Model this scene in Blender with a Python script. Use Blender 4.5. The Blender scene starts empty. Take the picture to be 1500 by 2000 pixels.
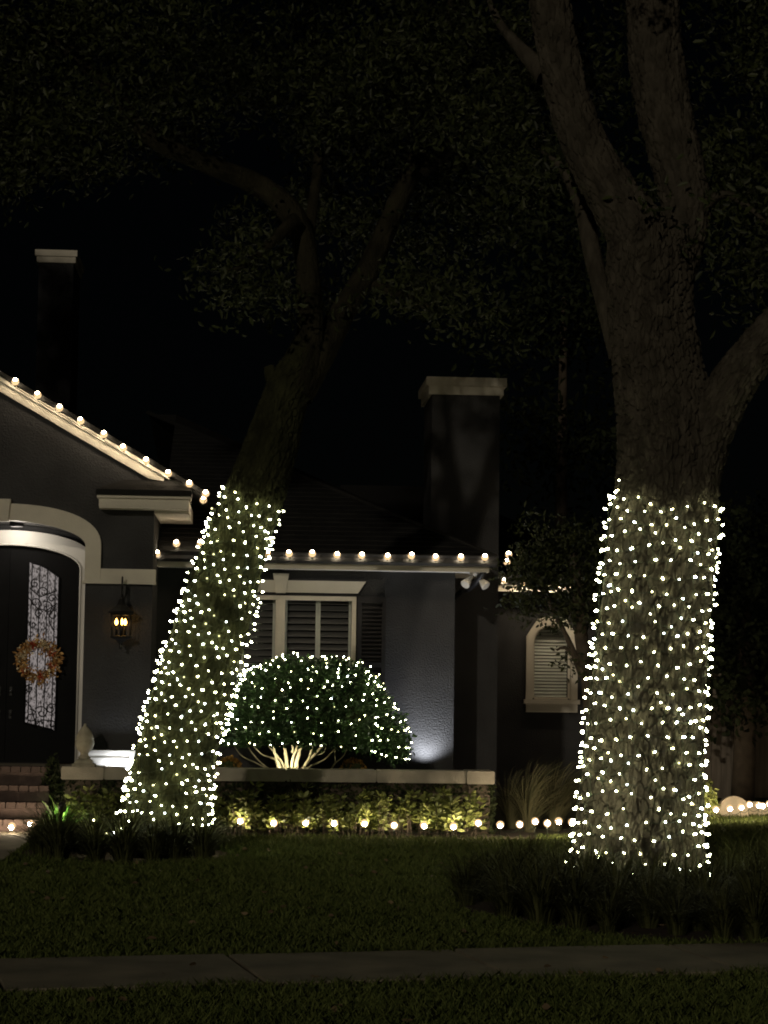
import bpy, math, random
import numpy as np
from math import sin, cos, pi, radians, atan, tan
from mathutils import Vector, Matrix, noise
random.seed(7); RNG = np.random.default_rng(7)
S = bpy.context.scene
COL = S.collection

# ------------------------------------------------------------------ camera
FPX = 4000.0                       # focal length in pixels of the 1500x2000 photograph (72 mm on 36 mm)
PITCH = atan(330 / FPX); ROLL = radians(.8); EYE = Vector((0, 0, 1.6))
FW = Vector((0, cos(PITCH), sin(PITCH))); UP0 = Vector((0, -sin(PITCH), cos(PITCH))); RT0 = Vector((1, 0, 0))
RT = RT0 * cos(ROLL) + UP0 * sin(ROLL); UP = UP0 * cos(ROLL) - RT0 * sin(ROLL)
cd = bpy.data.cameras.new('camera'); cam = bpy.data.objects.new('camera', cd); COL.objects.link(cam)
cd.sensor_fit = 'VERTICAL'; cd.sensor_height = 36; cd.sensor_width = 27; cd.lens = 72; cd.clip_start = .1; cd.clip_end = 600
cam.matrix_world = Matrix(((RT.x, UP.x, -FW.x, 0), (RT.y, UP.y, -FW.y, 0), (RT.z, UP.z, -FW.z, EYE.z), (0, 0, 0, 1)))
S.camera = cam

# ------------------------------------------------------------------ night sky, street light, exposure
SUN_EL = radians(14); SUN_AZ = radians(15)      # low light from the street, behind the viewer on the left
sun_from = Vector((-sin(SUN_AZ) * cos(SUN_EL), -cos(SUN_AZ) * cos(SUN_EL), sin(SUN_EL)))
W = bpy.data.worlds.new('World'); S.world = W; W.use_nodes = True
wn = W.node_tree; sky = wn.nodes.new('ShaderNodeTexSky'); sky.sky_type = 'NISHITA'; sky.sun_disc = False
sky.sun_elevation = SUN_EL; sky.sun_rotation = math.atan2(sun_from.x, sun_from.y)
wn.links.new(sky.outputs[0], wn.nodes['Background'].inputs[0]); wn.nodes['Background'].inputs[1].default_value = .00013
sl = bpy.data.lights.new('sun', 'SUN'); sl.energy = .51; sl.angle = radians(1.2); sl.color = (1, .88, .68)
so = bpy.data.objects.new('sun', sl); COL.objects.link(so); so.rotation_euler = sun_from.to_track_quat('Z', 'Y').to_euler()
S.view_settings.view_transform = 'Standard'; S.view_settings.look = 'None'; S.view_settings.exposure = 0; S.view_settings.gamma = 1
S.view_settings.use_curve_mapping = False
S.render.engine = 'CYCLES'
cy = S.cycles
cy.use_denoising = True; cy.max_bounces = 5; cy.diffuse_bounces = 2; cy.glossy_bounces = 2; cy.transmission_bounces = 3; cy.transparent_max_bounces = 4
cy.sample_clamp_indirect = 3; cy.caustics_reflective = False; cy.caustics_refractive = False; cy.use_light_tree = True
cy.filter_width = 1.9

# ------------------------------------------------------------------ measuring: a photo pixel at a chosen distance is a real point
def ray(px, py): return FW + RT * ((px - 750) / FPX) + UP * ((1000 - py) / FPX)
def at(px, py, Y):
    d = ray(px, py); return EYE + d * (Y / d.y)
def ground(px, py, z=0):
    d = ray(px, py); return EYE + d * ((z - EYE.z) / d.z)
HA = radians(3.58); H0 = Vector((0, 23.5, 0)); HX = Vector((cos(HA), sin(HA), 0)); HY = Vector((-sin(HA), cos(HA), 0))
def h(px, py, yl):                 # house frame: plane yl metres behind the window wall -> (x, z)
    d = ray(px, py); t = (H0 + HY * yl - EYE).dot(HY) / d.dot(HY); p = EYE + d * t - H0
    return p.dot(HX), p.z
def h3(px, py, yl):
    x, z = h(px, py, yl); return Vector((x, yl, z))
def hw(x, y, z): return H0 + HX * x + HY * y + Vector((0, 0, z))
def hloc(p): q = Vector(p) - H0; return Vector((q.dot(HX), q.dot(HY), q.z))

# ------------------------------------------------------------------ materials
MATS = {}
def pmat(name, col, rough=.8, var=.2, nscale=8, bump=0, bscale=60, island=False, spec=.3, metal=0, col2=None, trans=0, stretch=None):
    m = bpy.data.materials.new(name); m.use_nodes = True; nt = m.node_tree; b = nt.nodes['Principled BSDF']
    b.inputs['Roughness'].default_value = rough; b.inputs['Specular IOR Level'].default_value = spec; b.inputs['Metallic'].default_value = metal
    tc = nt.nodes.new('ShaderNodeTexCoord'); src = tc.outputs['Object']
    if stretch:
        mp = nt.nodes.new('ShaderNodeMapping'); mp.inputs['Scale'].default_value = stretch; nt.links.new(src, mp.inputs[0]); src = mp.outputs[0]
    n = nt.nodes.new('ShaderNodeTexNoise'); n.inputs['Scale'].default_value = nscale; n.inputs['Detail'].default_value = 6; nt.links.new(src, n.inputs['Vector'])
    fac = n.outputs['Fac']
    if island:
        g = nt.nodes.new('ShaderNodeNewGeometry'); mx = nt.nodes.new('ShaderNodeMath'); mx.operation = 'MULTIPLY_ADD'
        nt.links.new(g.outputs['Random Per Island'], mx.inputs[0]); mx.inputs[1].default_value = .7
        m2 = nt.nodes.new('ShaderNodeMath'); m2.operation = 'MULTIPLY'; m2.inputs[1].default_value = .3; nt.links.new(fac, m2.inputs[0]); nt.links.new(m2.outputs[0], mx.inputs[2]); fac = mx.outputs[0]
    r = nt.nodes.new('ShaderNodeValToRGB'); nt.links.new(fac, r.inputs[0])
    lo = tuple(c * (1 - var) for c in col); hi = col2 or tuple(min(1, c * (1 + var)) for c in col)
    r.color_ramp.elements[0].color = (*lo, 1); r.color_ramp.elements[1].color = (*hi, 1)
    r.color_ramp.elements[0].position = .05 if island else .3; r.color_ramp.elements[1].position = .95 if island else .7
    nt.links.new(r.outputs[0], b.inputs['Base Color'])
    if bump:
        n2 = nt.nodes.new('ShaderNodeTexNoise'); n2.inputs['Scale'].default_value = bscale; n2.inputs['Detail'].default_value = 5; nt.links.new(src, n2.inputs['Vector'])
        bp = nt.nodes.new('ShaderNodeBump'); bp.inputs['Strength'].default_value = bump; bp.inputs['Distance'].default_value = .02
        nt.links.new(n2.outputs['Fac'], bp.inputs['Height']); nt.links.new(bp.outputs[0], b.inputs['Normal'])
    MATS[name] = m; return m
def emat(name, col, strength):
    m = bpy.data.materials.new(name); m.use_nodes = True; nt = m.node_tree; nt.nodes.clear()
    o = nt.nodes.new('ShaderNodeOutputMaterial'); e = nt.nodes.new('ShaderNodeEmission'); e.inputs[0].default_value = (*col, 1); e.inputs[1].default_value = strength
    nt.links.new(e.outputs[0], o.inputs[0]); MATS[name] = m; return m
pmat('stucco', (.041, .041, .043), .85, .3, 1.6, .8, 55)
pmat('trim', (.60, .56, .48), .7, .12, 2.2, .2, 60)
pmat('white', (.75, .73, .69), .6, .04, 3, .05, 60)
pmat('capstone', (.28, .255, .205), .85, .2, 5, .3, 50)
pmat('shingle', (.010, .0098, .0095), .9, .4, 12, .4, 80, island=True)
pmat('gutter', (.014, .014, .015), .45, .1, 3)
pmat('door_black', (.007, .007, .0075), .7, .2, 4, .05, 40, spec=.08)
pmat('iron', (.012, .012, .012), .5, .2, 20)
pmat('shutter_wood', (.42, .44, .40), .6, .06, 4)
pmat('slat_dark', (.07, .07, .07), .6, .06, 4)
pmat('blind', (.62, .66, .60), .6, .05, 4)
pmat('dark_shutter', (.018, .017, .018), .7, .1, 4)
pmat('glass_dark', (.004, .005, .005), .08, .1, 2, spec=.5)
pmat('interior', (.01, .01, .01), .9)
pmat('brick', (.075, .052, .045), .85, .3, 9, .4, 70)
pmat('concrete', (.18, .158, .115), .9, .4, 2.3, .4, 90)
pmat('soil', (.045, .032, .022), 1, .4, 14, .6, 40)
pmat('lawn', (.030, .034, .014), 1, .4, 6, .6, 60)
pmat('grass', (.050, .086, .016), .7, .5, 1.2, island=True, col2=(.14, .165, .046), spec=.15)
pmat('bark', (.056, .049, .037), .95, .35, 9, .9, 45, spec=.1, stretch=(1, 1, .45))
pmat('bark_dark', (.022, .020, .012), .95, .5, 6, .9, 45, spec=.1, stretch=(1, 1, .45))
pmat('bark_moss', (.025, .026, .012), .95, .5, 6, .9, 45, spec=.1, stretch=(1, 1, .45))
pmat('leaf', (.013, .020, .006), .55, .5, 2, island=True, col2=(.044, .053, .016), spec=.25)
pmat('leaf_far', (.018, .024, .009), .7, .4, 2, island=True, spec=.15)
pmat('leaf_bush', (.020, .050, .014), .45, .5, 2, island=True, col2=(.05, .105, .030), spec=.35)
pmat('leaf_hedge', (.075, .115, .022), .5, .5, 2, island=True, col2=(.25, .27, .075), spec=.3)
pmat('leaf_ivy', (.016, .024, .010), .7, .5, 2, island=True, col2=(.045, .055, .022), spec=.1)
pmat('strap', (.018, .026, .007), .7, .5, 2, island=True, col2=(.085, .090, .034), spec=.08)
pmat('strap_light', (.06, .065, .03), .6, .4, 2, island=True, col2=(.14, .13, .07), spec=.2)
pmat('hosta', (.10, .26, .04), .5, .3, 3, island=True, col2=(.25, .42, .10))
pmat('stem', (.32, .28, .18), .85, .3, 9, .4, 50)
pmat('stem_dark', (.07, .055, .04), .9, .3, 9, .4, 50)
pmat('mum', (.20, .105, .02), .8, .5, 5, island=True, col2=(.38, .20, .04))
pmat('wreath_leaf', (.32, .11, .025), .7, .5, 3, island=True, col2=(.66, .40, .15))
pmat('wreath_cream', (.7, .60, .42), .7, .1, 3, island=True)
pmat('wreath_red', (.46, .07, .04), .7, .3, 3, island=True, col2=(.75, .2, .09))
pmat('finial', (.33, .30, .23), .9, .25, 9, .35, 70)
pmat('wire', (.012, .020, .010), .5, .2, 4)
pmat('fence', (.15, .125, .10), .9, .3, 3, .4, 30, stretch=(6, 6, .5))
pmat('fixture', (.012, .012, .012), .4, .2, 4)
pmat('flood_white', (.62, .60, .55), .5, .05, 4)
pmat('edging', (.7, .6, .45), .9, .2, 6, .4, 50)
pmat('silver', (.6, .6, .6), .3, .1, 4, metal=1)
emat('led', (1, 1, .72), 30); emat('led_warm', (1, .90, .45), 20); emat('led_cool', (.80, .91, 1), 28); emat('led_back', (1, 1, .58), 74)
emat('bulb_warm', (1, .80, .54), 215); emat('bulb_roof', (1, .80, .54), 60); emat('amber', (1, .50, .10), 14)
emat('lens_cool', (.9, .95, 1), .2)
emat('led_rim', (.90, .92, .38), .9); emat('bulb_neck', (1, .66, .33), 1.2); emat('led_dim', (1, .88, .45), 3); pmat('dry_leaf', (.10, .065, .035), .8, .5, 3, island=True, col2=(.22, .16, .09))
for bn in ('bark', 'bark_moss', 'bark_dark'):                     # each bark plate has its own tint
    nt = MATS[bn].node_tree; b_ = nt.nodes['Principled BSDF']; src = b_.inputs['Base Color'].links[0].from_socket
    a_ = nt.nodes.new('ShaderNodeAttribute'); a_.attribute_name = 'plate'; mr = nt.nodes.new('ShaderNodeMapRange'); mr.inputs[3].default_value = .6; mr.inputs[4].default_value = 1.4; nt.links.new(a_.outputs['Fac'], mr.inputs[0])
    vm = nt.nodes.new('ShaderNodeVectorMath'); vm.operation = 'SCALE'; nt.links.new(src, vm.inputs[0]); nt.links.new(mr.outputs[0], vm.inputs['Scale']); nt.links.new(vm.outputs[0], b_.inputs['Base Color'])
# door glass: seeded glass in front of the lit hall
def door_glass():
    m = bpy.data.materials.new('hall_glass'); m.use_nodes = True; nt = m.node_tree; b = nt.nodes['Principled BSDF']
    tc = nt.nodes.new('ShaderNodeTexCoord'); mp = nt.nodes.new('ShaderNodeMapping'); mp.inputs['Scale'].default_value = (1, .05, .42); nt.links.new(tc.outputs['Object'], mp.inputs[0])
    n = nt.nodes.new('ShaderNodeTexNoise'); n.inputs['Scale'].default_value = 88; n.inputs['Detail'].default_value = 2; nt.links.new(mp.outputs[0], n.inputs['Vector'])
    r = nt.nodes.new('ShaderNodeValToRGB'); nt.links.new(n.outputs['Fac'], r.inputs[0])
    r.color_ramp.elements[0].position = .40; r.color_ramp.elements[0].color = (.05, .042, .042, 1); r.color_ramp.elements[1].position = .56; r.color_ramp.elements[1].color = (.86, .76, .74, 1)
    nt.links.new(r.outputs[0], b.inputs['Emission Color']); b.inputs['Emission Strength'].default_value = .29
    b.inputs['Base Color'].default_value = (.05, .05, .05, 1); b.inputs['Roughness'].default_value = .15; MATS['hall_glass'] = m
door_glass()

# ------------------------------------------------------------------ mesh helpers
def link(o, parent=None):
    COL.objects.link(o)
    if parent is not None: o.parent = parent
    return o
def tag(o, label=None, cat=None, group=None, kind=None):
    if label: o['label'] = label
    if cat: o['category'] = cat
    if group: o['group'] = group
    if kind: o['kind'] = kind
    return o
def empty(name, loc=(0, 0, 0), rz=0):
    o = bpy.data.objects.new(name, None); o.location = loc; o.rotation_euler = (0, 0, rz); o.empty_display_size = .1; return link(o)
def copy_tree(o, parent=None):
    c = o.copy(); link(c, parent)
    for ch in list(o.children): copy_tree(ch, c)
    return c
class MB:
    def __init__(s): s.v = []; s.f = []; s.sm = []
    def add(s, vs, fs, smooth=False):
        n = len(s.v); s.v += [tuple(p) for p in vs]; s.f += [tuple(i + n for i in f) for f in fs]; s.sm += [smooth] * len(fs); return s
    def box(s, x0, x1, y0, y1, z0, z1, bev=0):
        if x0 > x1: x0, x1 = x1, x0
        if z0 > z1: z0, z1 = z1, z0
        if not bev:
            v = [(x, y, z) for z in (z0, z1) for y in (y0, y1) for x in (x0, x1)]
            return s.add(v, [(0, 2, 3, 1), (4, 5, 7, 6), (0, 1, 5, 4), (2, 6, 7, 3), (0, 4, 6, 2), (1, 3, 7, 5)])
        b = bev
        return s.prism([(x0 + b, z0), (x1 - b, z0), (x1, z0 + b), (x1, z1 - b), (x1 - b, z1), (x0 + b, z1), (x0, z1 - b), (x0, z0 + b)], y0, y1)
    def prism(s, poly, y0, y1):                      # polygon in XZ, extruded along Y
        n = len(poly); v = [(x, y0, z) for x, z in poly] + [(x, y1, z) for x, z in poly]
        return s.add(v, [tuple(range(n)), tuple(range(2 * n - 1, n - 1, -1))] + [(i, i + n, (i + 1) % n + n, (i + 1) % n) for i in range(n)])
    def prism_z(s, poly, z0, z1):
        n = len(poly); v = [(x, y, z0) for x, y in poly] + [(x, y, z1) for x, y in poly]
        return s.add(v, [tuple(range(n - 1, -1, -1)), tuple(range(n, 2 * n))] + [(i, (i + 1) % n, (i + 1) % n + n, i + n) for i in range(n)])
    def lathe(s, prof, c=(0, 0, 0), n=16, smooth=True, rot=0):      # profile [(r, z)] about Z
        v = [(c[0] + r * cos(2 * pi * i / n + rot), c[1] + r * sin(2 * pi * i / n + rot), c[2] + z) for r, z in prof for i in range(n)]
        f = [(k * n + i, k * n + (i + 1) % n, (k + 1) * n + (i + 1) % n, (k + 1) * n + i) for k in range(len(prof) - 1) for i in range(n)]
        f += [tuple(range(n - 1, -1, -1)), tuple(range((len(prof) - 1) * n, len(prof) * n))]
        return s.add(v, f, smooth)
    def tube(s, pts, rad, n=8, smooth=True, cap=True):
        pts = [Vector(p) for p in pts]
        if not hasattr(rad, '__len__'): rad = [rad] * len(pts)
        t0 = (pts[1] - pts[0]).normalized(); a = t0.orthogonal().normalized(); v = []
        for i, p in enumerate(pts):
            t = (pts[min(i + 1, len(pts) - 1)] - pts[max(i - 1, 0)]).normalized()
            a = (a - t * a.dot(t)).normalized(); b = t.cross(a)
            v += [p + (a * cos(2 * pi * k / n) + b * sin(2 * pi * k / n)) * rad[i] for k in range(n)]
        f = [(k * n + i, k * n + (i + 1) % n, (k + 1) * n + (i + 1) % n, (k + 1) * n + i) for k in range(len(pts) - 1) for i in range(n)]
        if cap: f += [tuple(range(n - 1, -1, -1)), tuple(range((len(pts) - 1) * n, len(pts) * n))]
        return s.add(v, f, smooth)
    def mesh(s, name, mat, off=(0, 0, 0)):
        me = bpy.data.meshes.new(name); ox, oy, oz = off
        me.from_pydata([(x - ox, y - oy, z - oz) for x, y, z in s.v], [], s.f); me.polygons.foreach_set('use_smooth', s.sm)
        me.materials.append(MATS[mat]); me.update()
        if getattr(s, 't', None) and len(s.t) == len(s.v):
            at_ = me.attributes.new('plate', 'FLOAT', 'POINT'); at_.data.foreach_set('value', s.t)
        return me
    def build(s, name, mat, parent=None, off=(0, 0, 0)):
        return link(bpy.data.objects.new(name, s.mesh(name, mat, off)), parent)
def npmesh(name, V, Fq, mat, smooth=False):          # fast mesh from numpy arrays (all faces same size)
    me = bpy.data.meshes.new(name); k = Fq.shape[1]
    me.vertices.add(len(V)); me.vertices.foreach_set('co', np.ascontiguousarray(V, dtype=np.float32).ravel())
    me.loops.add(Fq.size); me.loops.foreach_set('vertex_index', np.ascontiguousarray(Fq, dtype=np.int32).ravel())
    me.polygons.add(len(Fq)); me.polygons.foreach_set('loop_start', np.arange(0, Fq.size, k, dtype=np.int32))
    try: me.polygons.foreach_set('loop_total', np.full(len(Fq), k, dtype=np.int32))
    except Exception: pass
    me.update(calc_edges=True); me.materials.append(MATS[mat])
    if smooth: me.polygons.foreach_set('use_smooth', np.ones(len(Fq), dtype=bool))
    return me
def unit(a): return a / np.maximum(np.linalg.norm(a, axis=1, keepdims=True), 1e-6)
def leaves(C, L, Wd, dirs=None, rnd=.8, fold=.25):    # one folded pointed leaf per centre
    n = len(C); a = RNG.normal(size=(n, 3))
    a = unit(a) if dirs is None else unit(unit(dirs) + rnd * a * .6)
    b = unit(np.cross(a, RNG.normal(size=(n, 3)))); c = np.cross(a, b)
    l = (L * RNG.uniform(.65, 1.25, n))[:, None]; w = (Wd * RNG.uniform(.7, 1.2, n))[:, None]
    V = np.stack([C, C + a * l * .28 + b * w * .42 + c * w * fold * .7, C + a * l * .62 + b * w * .45 + c * w * fold, C + a * l, C + a * l * .62 - b * w * .45 + c * w * fold, C + a * l * .28 - b * w * .42 + c * w * fold * .7], 1).reshape(-1, 3)
    i = np.arange(n)[:, None] * 6
    return V, np.concatenate([i + np.array([[0, 1, 2, 3]]), i + np.array([[0, 3, 4, 5]])], 0)
def blobs(specs, per, sig):                           # leaf centres clustered inside ellipsoids: (centre, radii, clusters)
    out = []
    for c, r, k in specs:
        kk = max(2, k // 4); d = unit(RNG.normal(size=(kk, 3))) * (RNG.uniform(0, 1, (kk, 1)) ** .45); big = np.array(c) + d * np.array(r)   # boughs, then sprays on each bough
        cc = big[RNG.integers(0, kk, k)] + RNG.normal(size=(k, 3)) * sig * np.array([2.1, 2.1, 1.1])
        out.append((cc[:, None, :] + RNG.normal(size=(k, per, 3)) * sig * np.array([1.25, 1.25, .75])).reshape(-1, 3))
    return np.concatenate(out)
def leaf_part(name, C, L, Wd, mat, parent, off=(0, 0, 0), **kw):
    V, Fq = leaves(C, L, Wd, **kw); o = link(bpy.data.objects.new(name, npmesh(name, V - np.array(off), Fq, mat)), parent); o['kind'] = 'stuff'; return o

# ------------------------------------------------------------------ ground
def sheet(name, poly, z, mat, kind='structure'):
    m = MB(); m.add([(x, y, z) for x, y in poly], [tuple(range(len(poly)))]); o = m.build(name, mat); return tag(o, kind=kind)
sheet('ground', [(-150, -60), (150, -60), (150, 240), (-150, 240)], 0, 'lawn')
SWA = radians(15); SX = Vector((cos(SWA), sin(SWA), 0)); SY = Vector((-sin(SWA), cos(SWA), 0)); SC = Vector((-.72, 11.33, 0)); SWW = .56
walk = empty('sidewalk', SC, SWA); tag(walk, kind='structure')
slab = None
for k in range(-7, 9):
    if slab is None:
        m = MB(); m.prism([(.016, -.05), (1.334, -.05), (1.334, .031), (1.331, .034), (.019, .034), (.016, .031)], -SWW, SWW); slab = m.mesh('slab', 'concrete')
    o = link(bpy.data.objects.new('slab', slab), walk); o.location = (1.35 * k, 0, random.uniform(-.002, .002)); o.rotation_euler = (radians(random.uniform(-.2, .2)), 0, 0)
m = MB(); m.box(-10, 12.5, -SWW - .01, SWW + .01, -.06, .002); m.build('joint_bed', 'soil', walk)
def in_walk(x, y): q = (np.stack([x, y], -1) - np.array([SC.x, SC.y])) @ np.array([SY.x, SY.y]); return np.abs(q) < SWW - .02 - .05 * np.sin(x * 9 + y * 4) * np.sin(x * 3.7)
LB = (-2.30, 18.7, 1.0, 1.05); RB = (2.66, 14.95, 2.2, 2.25)
def ell(b, n=40): return [(b[0] + b[2] * cos(2 * pi * i / n) * (1 + .04 * sin(5 * i)), b[1] + b[3] * sin(2 * pi * i / n)) for i in range(n)]
sheet('planting_bed', ell(LB), .004, 'soil'); sheet('planting_bed', ell(RB), .004, 'soil')
def hpoly(pts): return [tuple(hw(x, y, 0).xy) for x, y in pts]
sheet('planting_bed', hpoly([(-3.5, -2.5), (1.4, -2.5), (3.3, -2.2), (3.3, -.2), (-3.5, -.2)]), .005, 'soil')
PX1 = h(84, 1590, -2.4)[0]
m = MB(); m.box(PX1 - 2.4, PX1 - .02, -6.0, -2.35, -.1, .03); p = m.build('path', 'concrete'); p.location = H0; p.rotation_euler = (0, 0, HA); tag(p, kind='structure')
# lawn blades
def grass():
    n = 330000; y = 8.5 + (RNG.uniform(0, 1, n) ** 1.25) * 17.5; x = RNG.uniform(-1, 1, n) * (.19 * y + 1.3) + .3
    keep = ~in_walk(x, y)
    for b in (LB, RB): keep &= ((x - b[0]) / (b[2] * .95)) ** 2 + ((y - b[1]) / (b[3] * .95)) ** 2 > 1
    lx = (x * HX.x + (y - H0.y) * HX.y); ly = (x * HY.x + (y - H0.y) * HY.y)
    keep &= ~((ly > -2.50) & (lx > -6) & (lx < 1.5)); keep &= ~((lx > PX1 - 2.4) & (lx < PX1) & (ly > -6)); keep &= ~((ly > -2.1) & (lx < 3.2)) & (ly < 3.6)
    x = x[keep]; y = y[keep]; n = len(x)
    pn = np.array([noise.noise(Vector((a * .9, b * .9, 3))) for a, b in zip(x[::1], y[::1])])
    hgt = RNG.uniform(.03, .075, n) * (1 + .5 * pn); th = RNG.uniform(0, 2 * pi, n); tl = RNG.uniform(.2, 1.1, n) * hgt; w = RNG.uniform(.0035, .0065, n)
    ph = RNG.uniform(0, pi, n); z = np.zeros(n)
    d = np.stack([np.cos(th) * tl, np.sin(th) * tl, hgt], 1); s = np.stack([np.cos(ph) * w, np.sin(ph) * w, z], 1); B = np.stack([x, y, z - .004], 1)
    mid = B + d * np.array([.35, .35, .62]); V = np.stack([B - s, B + s, mid + s * .7, B + d, mid - s * .7], 1).reshape(-1, 3)
    i = np.arange(n)[:, None] * 5; F5 = i + np.array([[0, 1, 2, 3, 4]])
    o = link(bpy.data.objects.new('grass', npmesh('grass', V, F5, 'grass'))); tag(o, 'short clipped lawn grass in front of the dark house', 'grass', kind='stuff')
grass()

n = 130; x = RNG.uniform(-3, 4, n); y = RNG.uniform(9.5, 19, n); zl = np.where(in_walk(x, y), .040, .055); V, Fq = leaves(np.stack([x, y, zl], 1), .055, .03, dirs=np.stack([RNG.normal(size=n), RNG.normal(size=n), np.zeros(n)], 1), rnd=.08)
o = link(bpy.data.objects.new('fallen_leaves', npmesh('fallen_leaves', V, Fq, 'dry_leaf'))); tag(o, 'dry oak leaves scattered over the lawn and sidewalk', 'leaves', kind='stuff')
# ------------------------------------------------------------------ the house
house = empty('house', H0, HA)
tag(house, 'charcoal stucco house with pale trim, arched entry and hipped roof', 'house')
YE = -1.3
def hb(name, mat, *boxes, parent=house, bev=0):
    m = MB()
    for b in boxes: m.box(*b, bev=bev)
    return m.build(name, mat, parent)
xc = h(4, 1000, YE)[0]; xpr = h(301, 1000, YE)[0]
def arc_pts(c, w, zs, zt, n=24, e=2.0):                # segmental-elliptic arch, right to left
    return [(c + w * (1 if cos(t) > 0 else -1) * abs(cos(t)) ** (2 / e), zs + (zt - zs) * abs(sin(t)) ** (2 / e)) for t in [pi * i / n for i in range(n + 1)]]
wi = h(167, 1110, YE)[0] - xc; zi = h(0, 1015, YE)[1]; zsp = h(165, 1066, YE)[1]
floor_z = .64
def rake(px): return h(px, 765 + (935 - 765) * px / 290, YE)       # lower edge of rake board
xa, za = rake(-170); xb, zb = rake(302)
sl_r = (za - zb) / (xb - xa)
# gable wall with arched opening
arch_in = arc_pts(xc, wi, zsp, zi, 24, 1.9)
outline = [(xc - 3.2, 0), (xc - wi, 0)] + arch_in[::-1] + [(xc + wi, 0), (xpr, 0), (xpr, zb), (xa, za), (xc - 3.2, za - (xa - xc + 3.2) * sl_r)]
m = MB(); m.prism(outline, YE, YE + .3); m.build('gable_wall', 'stucco', house)
hb('side_wall', 'stucco', (xpr - .25, xpr - .003, YE + .3, .1, 0, zb - .05))
# recess behind the arch: side cheeks, ceiling and back wall
yD = -.42
hb('porch_wall', 'stucco', (xc - wi - .25, xc - wi, YE + .3, yD, 0, zi + .1)); hb('porch_wall', 'stucco', (xc + wi, xc + wi + .25, YE + .3, yD, 0, zi + .1))
m = MB(); m.prism([(x, z) for x, z in arc_pts(xc, wi + .02, zsp, zi + .003, 16, 1.9)] + [(xc - wi - .02, zi + .3), (xc + wi + .02, zi + .3)], YE + .3, yD); m.build('porch_ceiling', 'stucco', house)
# outer arch moulding, with rounded shoulders and drops to the capitals
wo = h(197, 1110, YE)[0] - xc; zo = h(22, 984, YE)[1]; zcap0 = h(235, 1138, YE - .07)[1]; zcap1 = h(235, 1111, YE - .07)[1]
inn = arc_pts(xc, wi - .004, zsp, zi - .004, 30, 1.9); out = arc_pts(xc, wo, h(195, 1068, YE)[1], zo, 30, 2.35)
ring = [(xc + wi - .004, zcap0)] + inn + [(xc - wi + .004, zcap0), (xc - wo, zcap0)] + out[::-1] + [(xc + wo, zcap0)]
m = MB(); m.prism(ring, YE - .055, YE + .06); m.build('arch_moulding', 'trim', house)
kt = h(4, 979, YE)[1]; m = MB(); kw = h(22, 984, YE)[0] - xc
m.prism([(xc - kw * .78, zi - .02), (xc + kw * .78, zi - .02), (xc + kw, kt + .02), (xc - kw, kt + .02)], YE - .085, YE + .05); m.build('keystone', 'trim', house)
capx = xc + wo + .002
mm = MB(); mm.box(capx, xpr + .03, YE - .06, YE + .12, zcap0 + .02, zcap1); mm.box(xc + wi - .03, xpr + .035, YE - .085, YE + .122, zcap0 - .012, zcap0 + .018); mm.build('capital_moulding', 'trim', house)
mm = MB(); mm.box(xc - wo - .9, xc - wo - .002, YE - .06, YE + .12, zcap0 + .02, zcap1); mm.build('capital_moulding', 'trim', house)
# white door frame
yF = -.62; wf0 = h(155, 1130, yF)[0] - xc; wf1 = wi - .002; zf1 = h(0, 1035, yF)[1]; zf0 = h(0, 1065, yF)[1]; zfs0 = h(155, 1112, yF)[1]; zfs1 = h(165, 1086, yF)[1]
ring = [(xc + wf0, floor_z)] + arc_pts(xc, wf0, zfs0, zf0, 30) + [(xc - wf0, floor_z), (xc - wf1, floor_z)] + arc_pts(xc, wf1, zfs1, zf1, 30)[::-1] + [(xc + wf1, floor_z)]
m = MB(); m.prism(ring, yF, yF + .12); fr = m.build('door_frame', 'white', house)
bead = arc_pts(xc, wf0 + .012, zfs0, zf0 + .012, 30)
m = MB(); m.tube([(xc + wf0 + .012, yF - .006, floor_z)] + [(x, yF - .006, z) for x, z in bead] + [(xc - wf0 - .012, yF - .006, floor_z)], .012, 6); m.build('bead', 'white', fr)
hb('entry_wall', 'stucco', (xc - wi, xc + wi, yF + .13, yF + .2, zf0 + .05, zi + .2))
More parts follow.
